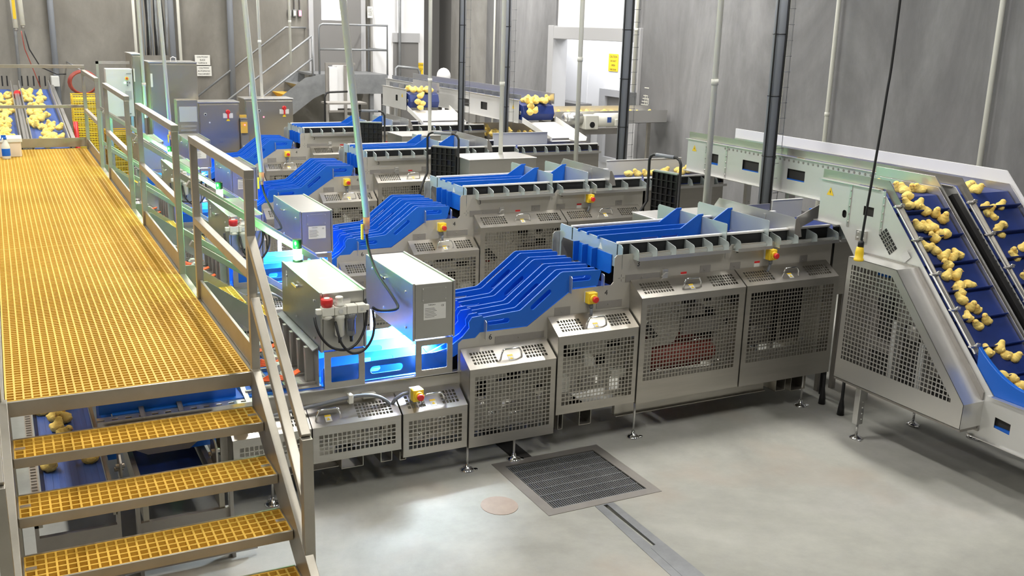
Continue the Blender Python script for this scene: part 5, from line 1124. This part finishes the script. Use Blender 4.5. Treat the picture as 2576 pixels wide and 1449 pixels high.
# ============================================================ BACK LEFT: CABINETS, STAIRS, CRATES
EG = 'steel electrical cabinets at the back'
def cab(x0, x1, y0, y1, z0, z1, label, door=True):
    t = thing('electrical_cabinet', label, 'cabinet', ((x0 + x1) / 2, (y0 + y1) / 2, 0), 0, EG)
    MB().box(x0, x1, y0, y1, z0, z1 - 0.015).build('cabinet_body', CABST, t, 0.006)
    MB().box(x0 - 0.01, x1 + 0.01, y0 - 0.015, y1 + 0.01, z1 - 0.015, z1).build('cabinet_roof', STEELB, t, 0.003)
    if door: MB().box(x0 + 0.015, x1 - 0.015, y0 - 0.02, y0, z0 + 0.03, z1 - 0.04).build('cabinet_door', CABST, t, 0.005)
    if z0 <= 0.2: MB().box(x0 + 0.03, x1 - 0.03, y0 + 0.03, y1 - 0.03, 0, z0).build('plinth', DARK, t)
    if z0 > 0.2:
        for x in (x0 + 0.04, x1 - 0.04): MB().box(x - 0.02, x + 0.02, y0 + 0.05, y0 + 0.09, 0, z0).build('leg', STEEL, t)
    return t
def rotary(t, x, y, z, s=1.0):
    b = MB().box(x - 0.075 * s, x + 0.075 * s, y - 0.004, y, z - 0.055 * s, z + 0.02 * s).build('switch_plate', LABEL, t)
    MB().lathe((x, y - 0.004, z + 0.04), [(0.035, 0), (0.035, 0.01), (0.02, 0.02)], 16, (0, -1, 0)).box(x - 0.010, x + 0.010, y - 0.03, y - 0.004, z - 0.06, z + 0.07).build('rotary_handle', RED, b)
    MB().py([(x - 0.03, z - 0.10), (x + 0.03, z - 0.10), (x, z - 0.05)], y - 0.006, y - 0.003).build('warning_triangle', YELL, t)
c = cab(2.14, 2.86, 16.5, 17.1, 0.1, 2.33, 'tallest steel cabinet at the back, glowing green in reflection')
MB().tube([(2.5, 16.7, 2.33), (2.5, 16.7, 2.38), (2.54, 16.7, 2.40), (2.58, 16.7, 2.38), (2.58, 16.7, 2.33)], 0.008, 6).build('lifting_eye', STEELB, c)
MB().box(2.155, 2.185, 16.46, 16.48, 1.95, 2.15).build('door_handle', LABEL, c)
c = cab(1.96, 2.10, 17.0, 17.8, 0.1, 2.43, 'second tall steel cabinet standing edge-on behind the tallest one')
MB().box(1.97, 1.99, 16.96, 16.98, 2.0, 2.2).build('door_handle', LABEL, c)
c = cab(2.76, 3.38, 16.0, 16.42, 0.95, 1.755, 'left floor cabinet with red switch, right of the operator panel'); rotary(c, 3.20, 15.975, 1.56)
MB().lathe((2.86, 15.98, 1.565), [(0.022, 0), (0.022, 0.006)], 16, (0, -1, 0)).each('key_lock', WARM, c); MB().lathe((2.86, 15.974, 1.565), [(0.012, 0), (0.012, 0.006)], 12, (0, -1, 0)).build('lock_core', BLACK, c); MB().lathe((2.92, 15.98, 1.44), [(0.012, 0), (0.012, 0.006)], 10, (0, -1, 0)).build('indicator', LABEL, c)
c = cab(3.50, 4.27, 16.15, 16.6, 0.95, 1.79, 'right floor cabinet with red switch, in front of the grey stairs'); rotary(c, 4.12, 16.125, 1.60)
MB().lathe((3.72, 16.13, 1.60), [(0.022, 0), (0.022, 0.006)], 16, (0, -1, 0)).build('key_lock', WARM, c); MB().lathe((3.72, 16.124, 1.60), [(0.012, 0), (0.012, 0.006)], 12, (0, -1, 0)).build('lock_core', BLACK, c); MB().lathe((3.79, 16.13, 1.50), [(0.010, 0), (0.010, 0.006)], 10, (0, -1, 0)).build('indicator', LEDR, c)
t = thing('operator_panel', 'narrow operator panel box with grey screen in front of the tall cabinet', 'control panel', (2.52, 15.6, 0))
MB().box(2.38, 2.68, 15.55, 15.8, 1.20, 1.82).build('panel_body', CABST, t, 0.006); MB().box(2.41, 2.66, 15.53, 15.55, 1.50, 1.72).build('screen', GREYF, t)
MB().box(2.50, 2.56, 15.62, 15.68, 0, 1.2).build('stand', STEEL, t); MB().box(2.42, 2.64, 15.54, 15.55, 1.42, 1.45).box(2.42, 2.64, 15.54, 15.55, 1.36, 1.39).box(2.42, 2.64, 15.54, 15.55, 1.30, 1.33).each('vent_row', DULL, t)
t = thing('control_cabinet', 'grey white control cabinet with orange emergency button and green light', 'cabinet', (1.79, 17, 0))
MB().box(1.56, 1.95, 16.95, 17.2, 1.46, 2.20).build('cabinet_body', WARM, t, 0.01)
MB().box(1.86, 1.93, 16.945, 16.95, 2.125, 2.13).box(1.80, 1.90, 16.945, 16.95, 1.50, 1.515).each('name_plate', GREYD, t)
MB().lathe((1.865, 16.95, 2.05), [(0.028, 0), (0.028, 0.008)], 14, (0, -1, 0)).build('button_ring', YELL, t); MB().lathe((1.865, 16.942, 2.05), [(0.014, 0), (0.014, 0.01)], 12, (0, -1, 0)).build('emergency_button', RED, t)
MB().lathe((1.835, 16.95, 1.985), [(0.014, 0), (0.014, 0.01)], 12, (0, -1, 0)).build('green_light', LEDGS, t)
MB().box(1.858, 1.878, 16.94, 16.95, 1.975, 2.0).box(1.89, 1.91, 16.94, 16.95, 1.975, 2.0).box(1.858, 1.878, 16.94, 16.95, 1.935, 1.96).each('button', GREYD, t)
MB().box(1.83, 1.92, 16.944, 16.95, 1.74, 1.86).build('diagram_label', GREYF, t); MB().box(1.58, 1.62, 17.05, 17.1, 0, 1.46).box(1.90, 1.94, 17.05, 17.1, 0, 1.46).each('post', STEEL, t)
MB().box(1.45, 1.49, 17.2, 17.24, 0, 2.3).box(1.45, 1.95, 17.2, 17.24, 2.26, 2.3).build('stand_frame', DULL, t)
t = thing('small_machine', 'small dark unit with orange guard and red light between the two floor cabinets', 'machine', (3.43, 15.95, 0))
MB().box(3.385, 3.49, 15.9, 16.1, 0.75, 1.50).build('unit_body', GREYD, t); MB().box(3.37, 3.47, 15.86, 15.9, 1.28, 1.45).box(3.36, 3.46, 15.86, 15.9, 1.52, 1.56).each('orange_guard', YEL, t)
MB().box(3.42, 3.435, 15.85, 15.86, 1.40, 1.415).build('red_light', LEDR, t); MB().box(3.40, 3.47, 15.87, 15.9, 1.0, 1.08).build('label_plate', LABEL, t); MB().box(3.40, 3.48, 15.92, 16.0, 0, 0.75).build('leg', DULL, t)

# steel stairs and landing against the back wall
t = thing('landing_stairs', 'grey steel stairs with pipe handrails rising to the landing at the back wall', 'stairs', (5.4, 20.8, 0))
MB().box(5.77, 7.30, 20.05, 21.4, 1.93, 1.97).build('landing_deck', GALV, t)
MB().box(5.77, 7.30, 20.02, 20.06, 1.58, 1.97).box(7.28, 7.31, 20.05, 21.4, 1.58, 1.97).build('landing_fascia', GALV, t)
s_ = 0.74
for y in (20.02, 21.30): MB().py([(5.9, 1.97), (5.55, 1.90), (3.32, 1.90 - s_ * 2.23), (3.05, 0.0), (3.70, 0.0), (5.72, 1.50), (5.9, 1.58)], (y - 0.035 if y < 21 else y), (y - 0.005 if y < 21 else y + 0.04)).build('stringer', GALV, t)
for k in range(9):
    x = 5.50 - k * 0.27; z = 1.75 - k * 0.20
    if z > 0.05: MB().py([(x - 0.03, z), (x + 0.27, z), (x + 0.24, z - 0.03), (x + 0.10, z - 0.14)], 20.08, 21.3).build('tread', YEL if k in (1, 2, 3) else GALV, t)
def prail(pts, name='pipe_rail', r=0.021): MB().tube(pts, r, 8).build(name, GALV, t)
prail([(5.86, 20.04, 1.95), (5.86, 20.04, 2.86), (5.88, 20.04, 2.92), (5.94, 20.04, 2.95), (7.30, 20.04, 2.95), (7.30, 20.04, 1.95)]); prail([(5.86, 20.04, 2.46), (7.30, 20.04, 2.46)])
prail([(7.30, 20.04, 2.95), (7.30, 21.2, 2.95), (7.31, 21.24, 2.9), (7.31, 21.24, 1.95)]); prail([(7.30, 20.04, 2.46), (7.30, 21.2, 2.46)])
prail([(5.72, 20.04, 1.85), (5.72, 20.04, 2.72)]); prail([(5.72, 20.04, 2.72), (3.35, 20.04, 2.72 - s_ * 2.37)]); prail([(5.72, 20.04, 2.28), (3.35, 20.04, 2.28 - s_ * 2.37)]); prail([(4.45, 20.04, 1.1), (4.45, 20.04, 1.80)]); prail([(3.4, 20.04, 0.1), (3.4, 20.04, 1.0)])
prail([(5.98, 21.40, 2.86), (5.55, 21.40, 2.86), (3.3, 21.40, 2.86 - s_ * 2.25 - 0.05)], 'wall_rail'); prail([(5.98, 21.40, 2.86), (5.98, 21.5, 2.86)], 'wall_rail', 0.015)
for x in (6.98, 7.25): MB().box(x - 0.04, x + 0.04, 20.1, 20.18, 0, 1.6).build('landing_post', GALV, t)
t = thing('guard_fence', 'low grey pipe fence right of the landing before the grey door', 'railing', (8.0, 20.4, 0))
MB().tube([(7.62, 20.4, 0), (7.62, 20.4, 2.08), (7.66, 20.4, 2.12), (8.12, 20.4, 2.08), (8.16, 20.4, 2.0), (8.16, 20.4, 0)], 0.03, 8).build('fence_frame', GALV, t)
t = thing('white_boxes', 'tall white panelled unit standing in front of the landing', 'cabinet', (6.0, 19, 0))
MB().box(5.72, 5.87, 18.9, 19.2, 1.35, 2.16).box(5.88, 6.20, 18.95, 19.25, 1.38, 2.19).each('white_panel', WHITE, t)
MB().box(5.66, 5.71, 18.95, 19.0, 0, 2.2).box(5.66, 6.25, 18.95, 19.0, 2.2, 2.24).box(6.0, 6.05, 18.86, 18.91, 0, 2.2).box(5.7, 6.3, 18.9, 19.2, 1.31, 1.35).box(6.2, 6.25, 18.95, 19.0, 0, 1.31).build('rack_frame', DULL, t)
t = thing('step_stool', 'small table frame with a rounded black tube in front of the white panelled unit', 'table', (5.6, 17.6, 0))
MB().tube([(5.20, 17.5, 0), (5.20, 17.5, 1.70), (5.23, 17.5, 1.77), (5.29, 17.5, 1.79), (5.62, 17.5, 1.80)], 0.018, 8).tube([(5.85, 17.5, 0), (5.85, 17.5, 1.6)], 0.016, 8).build('tube_frame', BLACK, t)
MB().box(5.22, 5.95, 17.4, 17.8, 1.58, 1.61).build('table_top', DULL, t)
t = thing('floor_fan', 'round white dome behind the rear conveyor in the dark recess', 'dome', (8.0, 18.5, 0))
MB().ball((7.95, 18.6, 2.02), 0.14, 0.14, 0.16).cyl((7.95, 18.6, 0), (7.95, 18.6, 1.9), 0.03, 10).build('dome', WHITE, t)

# yellow crates, hose, red post
t = thing('chick_crate', 'yellow plastic crate in the left stack behind the walkway end', 'crate', (1.28, 17.5, 0.45), 0, 'stacked yellow crates')
mb = MB().box(1.08, 1.48, 17.3, 17.7, 0.455, 0.465)
for z in (0.455, 0.485, 0.515): mb.box(1.08, 1.48, 17.295, 17.305, z, z + 0.014).box(1.08, 1.48, 17.695, 17.705, z, z + 0.014).box(1.075, 1.085, 17.3, 17.7, z, z + 0.014).box(1.475, 1.485, 17.3, 17.7, z, z + 0.014)
for k in range(11): mb.box(1.08 + k * 0.0395, 1.087 + k * 0.0395, 17.293, 17.30, 0.45, 0.53)
for (x, y) in ((1.08, 17.3), (1.47, 17.3), (1.08, 17.69), (1.47, 17.69)): mb.box(x, x + 0.01, y, y + 0.01, 0.45, 0.53)
mb.build('crate_body', YELL, t)
for k in range(1, 16): dup(t, t.location + Vector((0.0, 0, 0.083 * k)), 'yellow plastic crate in the left stack behind the walkway end')
t['kind_note'] = ''; del t['kind_note']
for k in range(9): dup(t, t.location + Vector((0.47, 0.1, 0.083 * k)), 'yellow plastic crate in the lower stack below the grey white cabinet', 'lower stack of yellow crates')
for o in list(bpy.data.objects):
    if o.get('group') == 'stacked yellow crates': o['group'] = 'left stack of yellow crates'
for bx in (1.28, 1.75):
    solo(MB().box(bx - 0.2, bx + 0.2, 17.3 + (0.1 if bx > 1.5 else 0), 17.7 + (0.1 if bx > 1.5 else 0), 0.40, 0.449).box(bx - 0.18, bx - 0.14, 17.45, 17.6, 0, 0.40).box(bx + 0.14, bx + 0.18, 17.45, 17.6, 0, 0.40), 'crate_stand', DULL, 'low grey stand under the left crate stack' if bx < 1.5 else 'low grey stand under the lower crate stack', 'stand')
t = thing('hose_coil', 'coiled red brown hose hanging above the yellow crates', 'hose', (1.3, 17.9, 1.8))
for k in range(6): MB().tube([(1.30 + (0.19 + 0.006 * k) * math.cos(a * pi / 10), 17.85 + 0.02 * k, 1.93 + (0.17 + 0.004 * k) * math.sin(a * pi / 10)) for a in range(20)], 0.014, 6, True).build('hose_loop', REDM, t)
MB().cyl((1.30, 17.8, 2.11), (1.30, 21.5, 2.11), 0.012, 8).build('hose_hook', GALV, t)
pole('barrier_post', (1.10, 16.9, 0.0), (1.07, 16.9, 1.40), 0.035, RED, 'red post in front of the yellow crates', 'post', None)
t = thing('hose_reel_bracket', 'small grey wall box beside the dark conduit on the back wall', 'junction box', (1.0, 21.3, 1.6))
MB().box(0.98, 1.12, 21.15, 21.5, 1.66, 1.85).build('box_body', WARM, t, 0.01)
# hanging white tubes top left
for x, z0, lb in ((0.425, 2.745, 'left white light tube with yellow label hanging at the top left'), (0.535, 2.79, 'right white light tube hanging at the top left')):
    t = thing('tube_lamp', lb, 'lamp', (x, 19.6, z0)); MB().cyl((x, 19.6, z0), (x - 0.04, 19.6, z0 + 1.2), 0.042, 14).build('tube', WHITEP, t)
    MB().cyl((x, 19.6, z0 - 0.05), (x, 19.6, z0), 0.03, 10).build('tube_cap', DULL, t)
    if x < 0.5: MB().box(x - 0.028, x + 0.02, 19.55, 19.556, z0 + 0.15, z0 + 0.6).build('yellow_label', YELL, t)
solo(MB().tube([(0.55, 19.5, 2.70), (0.60, 19.5, 2.4), (0.75, 19.5, 2.1), (1.0, 19.5, 1.98), (1.15, 19.5, 1.98)], 0.012, 6), 'air_line', BLACK, 'thin black cable curving down from the hanging tubes', 'cable')
solo(MB().tube([(0.50, 19.5, 2.70), (0.53, 19.5, 2.4), (0.65, 19.5, 2.0), (0.72, 19.5, 1.75)], 0.009, 6), 'air_line', REDM, 'thin reddish hose dropping from the hanging tubes', 'hose')

# ------------------------------------------------------------ left chick slides
def slide(x0, x1, label):
    t = thing('chick_slide', label, 'conveyor', ((x0 + x1) / 2, 18, 0), 0, 'sloping chick conveyors behind the walkway')
    ya, za, yb_, zb_ = 15.4, 1.18, 20.4, 1.66
    zz = lambda y: za + (y - ya) * (zb_ - za) / (yb_ - ya)
    MB().px([(ya, za), (yb_, zb_), (yb_, zb_ - 0.02), (ya, za - 0.02)], x0 + 0.03, x1 - 0.03).build('belt', BLUEM, t)
    for x in (x0, x1 - 0.015): MB().px([(ya, za - 0.05), (yb_, zb_ - 0.05), (yb_, zb_ + 0.16), (ya, za + 0.10)], x, x + 0.015).box(x - 0.01, x + 0.025, ya, ya + 0.01, za - 0.05, za + 0.1).build('side_wall', STEELB, t)
    MB().bar((x1 + 0.05, ya, za + 0.06), (x1 + 0.05, yb_, zb_ + 0.06), 0.05, 0.04).bar((x0 - 0.04, ya, za + 0.06), (x0 - 0.04, yb_, zb_ + 0.06), 0.04, 0.04).each('side_rail', STEELB, t)
    mb = MB()
    for k in range(5): x = x0 + 0.06 + k * (x1 - x0 - 0.12) / 4; mb.box(x - 0.012, x + 0.012, yb_ - 0.02, yb_, zb_ + 0.06, zb_ + 0.24)
    mb.each('black_peg', BLACK, t)
    for x in (x0 + 0.02, x1 - 0.02):
        for y in (ya + 0.2, yb_ - 0.2): MB().box(x - 0.02, x + 0.02, y - 0.02, y + 0.02, 0, zz(y) - 0.04).build('leg', STEEL, t)
    return t, zz
sl2, zz = slide(0.40, 0.90, 'right chick slide with black pegs behind the walkway end')
sl1, _ = slide(-0.16, 0.28, 'left chick slide at the picture edge behind the walkway end')
solo(MB().cyl((0.34, 19.6, 1.58), (0.35, 19.5, 1.66), 0.055, 16), 'red_motor', RED, 'red motor between the tops of the two chick slides', 'motor')

# ============================================================ CHICKS
def chick_mesh(name, pose):
    mb = MB()
    R = lambda a, ax='Y': Matrix.Rotation(math.radians(a), 3, ax)
    # x forward, z up; length about 9 cm
    if pose == 'stand': body, neck, head = ((0, 0, 0.002), R(-18)), (0.018, 0, 0.020), (0.027, 0, 0.037)
    elif pose == 'sit': body, neck, head = ((0, 0, -0.004), R(-4)), (0.018, 0.004, 0.014), (0.027, 0.007, 0.028)
    else: body, neck, head = ((0, 0, 0), R(14)), (0.022, -0.003, 0.002), (0.034, -0.006, 0.006)
    mb.ball(body[0], 0.038, 0.034, 0.033, 16, 12, body[1]); mb.ball((-0.014, 0, -0.002), 0.030, 0.030, 0.028, 14, 10)
    mb.ball(neck, 0.026, 0.024, 0.025, 12, 10); mb.ball(head, 0.0205, 0.0185, 0.019, 14, 10)
    mb.ball((-0.040, 0, 0.004), 0.010, 0.009, 0.007, 10, 8)
    for s_ in (-1, 1): mb.ball((-0.006, s_ * 0.032, 0.0), 0.023, 0.007, 0.015, 12, 8, R(18)); mb.ball((0.004, s_ * 0.012, -0.022), 0.008, 0.006, 0.010, 10, 8)
    o = mb.build('tmp_chick', CHICK); r = o.modifiers.new('r', 'REMESH'); r.mode = 'VOXEL'; r.voxel_size = 0.0028; r.use_smooth_shade = True
    s = o.modifiers.new('s', 'SMOOTH'); s.iterations = 4; s.factor = 0.6
    dg = bpy.context.evaluated_depsgraph_get(); me = bpy.data.meshes.new_from_object(o.evaluated_get(dg)); me.name = name
    bpy.data.objects.remove(o)
    for p in me.polygons: p.use_smooth = True
    bk = MB(); h = Vector(head); bk.cyl(h + Vector((0.017, 0, 0)), h + Vector((0.029, 0, -0.003)), 0.0045, 8, 0.0008)
    ey = MB()
    for s_ in (-1, 1): ey.ball(h + Vector((0.009, s_ * 0.0155, 0.004)), 0.0022, None, None, 8, 6)
    return me, bk, ey
VAR = []
for nm, ps in (('chick_body', 'stand'), ('chick_body', 'sit'), ('chick_body', 'down')):
    me, bk, ey = chick_mesh(nm, ps)
    b = bk.build('beak', BEAK); e = ey.build('eyes', BLACK); VAR.append((me, b.data, e.data)); bpy.data.objects.remove(b); bpy.data.objects.remove(e)
rr = random.Random(21)
PLACED = []
def chick(p, label, group, yaw=None, tilt=0.0, var=None, parts=True, sc_=1.0, lift=0.0):
    me, bk, ey = VAR[rr.randrange(3) if var is None else var]
    if not parts:                                   # crowds: keep neighbours from merging
        for _ in range(40):
            if all((Vector(p) - q).length > 0.068 for q in PLACED): break
            p = (p[0] + rr.uniform(-0.045, 0.045), p[1] + rr.uniform(-0.06, 0.06), p[2] + rr.uniform(-0.001, 0.004))
    PLACED.append(Vector(p))
    o = bpy.data.objects.new('chick', me); C.objects.link(o); o.location = (p[0], p[1], p[2] + lift)
    o.rotation_euler = (rr.uniform(-0.12, 0.12), rr.uniform(-0.12, 0.12) + tilt, rr.uniform(0, 2 * pi) if yaw is None else yaw)
    s = sc_ * rr.uniform(0.94, 1.08); o.scale = (s * 1.1,) * 3; tag(o, label, 'chick', group)
    if parts:
        for n_, m_ in (('beak', bk), ('eyes', ey)): q = bpy.data.objects.new(n_, m_); C.objects.link(q); q.parent = o
    return o
AP = [(6.156,5.406,1.870),(6.298,5.445,1.870),(6.316,5.398,1.870),(6.191,5.478,1.870),(5.979,5.197,1.806),(6.066,5.188,1.797),(6.109,5.150,1.757),(6.199,5.136,1.742),(6.244,5.09,1.700),(6.02,5.25,1.86),(5.966,5.062,1.664),(6.030,5.049,1.650),(6.097,5.056,1.657),(6.055,4.99,1.585),(6.134,5.014,1.613),(6.192,5.011,1.609),(5.933,4.947,1.542),(5.992,4.919,1.513),(6.042,4.882,1.474),(6.114,4.868,1.459),(6.197,4.882,1.474),(6.031,4.83,1.424),(5.969,4.773,1.358),(6.053,4.772,1.357),(6.048,4.715,1.297),(6.133,4.714,1.296),(6.012,4.68,1.255),(5.991,4.640,1.218),(6.037,4.59,1.165),(6.081,4.578,1.152),(5.960,4.542,1.114),(6.011,4.493,1.062),(6.115,4.511,1.082),(5.969,4.354,0.915),(6.094,4.360,0.922),(6.122,4.322,0.882),(6.183,4.299,0.857),(5.990,4.230,0.784),(6.065,4.206,0.758),(6.101,4.156,0.715),(6.030,4.13,0.69),(6.12,5.62,1.875),(6.2,5.70,1.875),(5.99,4.02,0.66),(6.1,3.9,0.65),(6.2,3.7,0.65),(5.95,3.6,0.65)]
BP = [(6.912,5.431,1.870),(6.768,5.252,1.865),(6.82,5.30,1.87),(7.0,5.486,1.870),(6.753,5.147,1.753),(6.797,5.134,1.740),(6.916,5.139,1.745),(6.780,5.083,1.685),(6.730,5.106,1.710),(6.761,5.011,1.610),(6.836,5.028,1.627),(6.738,4.971,1.568),(6.777,4.867,1.458),(6.880,4.876,1.467),(6.754,4.828,1.417),(6.720,4.712,1.293),(6.79,4.740,1.323),(6.9,6.4,1.875),(6.86,7.3,1.875)]
for p in AP: chick(p, 'yellow chick riding the nearest inclined blue belt', 'chicks on the nearest inclined conveyor', lift=-0.004)
for p in BP: chick(p, 'yellow chick on the second, farther inclined conveyor', 'chicks on the second inclined conveyor', lift=-0.004)
for p, lb in (((0.091, 6.748, 0.515), 'lone round chick at the top left of the ribbed belt under the walkway'), ((0.162, 6.60, 0.515), None), ((0.205, 6.55, 0.515), None), ((0.16, 6.43, 0.515), None), ((0.19, 6.30, 0.515), None), ((0.087, 5.826, 0.515), 'chick alone on the ribbed belt between the second and third stair treads'), ((0.299, 5.86, 0.52), 'blurred pale chick at the right edge of the ribbed belt'), ((0.263, 6.83, 0.515), None)):
    chick(p, lb or 'chick in the loose cluster on the ribbed belt under the walkway edge', None if lb else 'chick cluster on the ribbed belt', sc_=1.08)
for k in range(66):
    y = 15.45 + (k / 66) ** 1.1 * 4.6; wd = 0.10 + 0.06 * (y - 15.4) / 4.6; cx = 0.62 - 0.03 * (y - 15.4) / 4.6 - (0.02 if y > 17 else -0.02)
    chick((cx + rr.uniform(-wd, wd), y + rr.uniform(-0.05, 0.05), zz(y) + 0.03 + rr.choice((0, 0, 0.035))), 'chick crowded on the right slide behind the walkway end', 'chicks on the right slide', parts=False, sc_=1.25)
for k in range(52):
    y = 15.45 + (k / 52) ** 1.1 * 4.4; cx = 0.06 + 0.02 * (y - 15.4)
    chick((cx + rr.uniform(-0.12, 0.10), y + rr.uniform(-0.05, 0.05), zz(y) + 0.03 + rr.choice((0, 0, 0.035))), 'chick crowded on the left slide at the picture edge', 'chicks on the left slide', parts=False, sc_=1.25)
for p in ((0.82, 16.5, 1.35), (0.80, 15.9, 1.28)): chick(p, 'stray chick apart from the crowd on the right slide', 'stray chicks on the right slide', parts=False, sc_=1.2)
# dropping off the rear conveyors
for k in range(12): chick((7.06 + rr.uniform(0, 0.42), 13.52 + rr.uniform(-0.12, 0.25), 1.925), 'chick at the head of the level conveyor by the white doorway', 'chicks at the head of the doorway conveyor', parts=False, sc_=1.2)
for p in ((7.12, 13.34, 1.86), (7.18, 13.31, 1.80), (7.09, 13.3, 1.78)): chick(p, 'chick tumbling over the blue drum by the white doorway', 'chicks tumbling over the doorway drum', parts=False, sc_=1.25)
for k in range(12): chick((6.22 + rr.uniform(0, 0.36), 15.98 + rr.uniform(-0.1, 0.25), 1.925), 'chick at the head of the short rear conveyor', 'chicks at the head of the short conveyor', parts=False, sc_=1.2)
for p in ((6.33, 15.78, 1.84), (6.28, 15.77, 1.75), (6.36, 15.76, 1.72), (6.32, 15.75, 1.66)): chick(p, 'chick tumbling over the blue drum of the short rear conveyor', 'chicks tumbling over the short drum', parts=False, sc_=1.3)
for k in range(34): chick((7.0 + rr.uniform(0, 0.85), 14.05 + rr.uniform(0, 1.35), 1.24 + rr.uniform(0, 0.10)), 'chick piled in the steel bin under the rear conveyor', 'chicks in the steel bin', parts=False, sc_=1.25)
for k in range(14): chick((7.75 + k * 0.13 + rr.uniform(-0.04, 0.04), 13.6 + rr.uniform(0, 0.3), 1.695), 'chick in the trough leading from the white doorway', 'chicks in the doorway trough', parts=False, sc_=1.2)
for k in range(9): chick((6.25 + k * 0.11 + rr.uniform(-0.03, 0.03), 9.15 + rr.uniform(0, 0.3), 1.44), 'chick in the infeed trough of the second machine', 'chicks in the second infeed trough', parts=False, sc_=1.1)

# ============================================================ CEILING LUMINAIRES
t0 = None
for (x, y) in LAMPS:
    if t0 is None:
        t0 = thing('ceiling_lamp', 'long white luminaire hanging below the ceiling, out of the picture', 'lamp', (x, y, LAMPZ), 0, 'ceiling luminaires')
        MB().box(x - 0.27, x + 0.27, y - 0.82, y + 0.82, LAMPZ - 0.06, LAMPZ).build('lamp_housing', WHITE, t0)
        MB().box(x - 0.25, x + 0.25, y - 0.80, y + 0.80, LAMPZ - 0.075, LAMPZ - 0.06).build('diffuser', LAMPM, t0)
        MB().cyl((x, y - 0.6, LAMPZ), (x, y - 0.6, ZC), 0.01, 6).cyl((x, y + 0.6, LAMPZ), (x, y + 0.6, ZC), 0.01, 6).each('suspension_rod', GALV, t0)
    else: dup(t0, (x, y, LAMPZ), 'long white luminaire hanging below the ceiling, out of the picture')
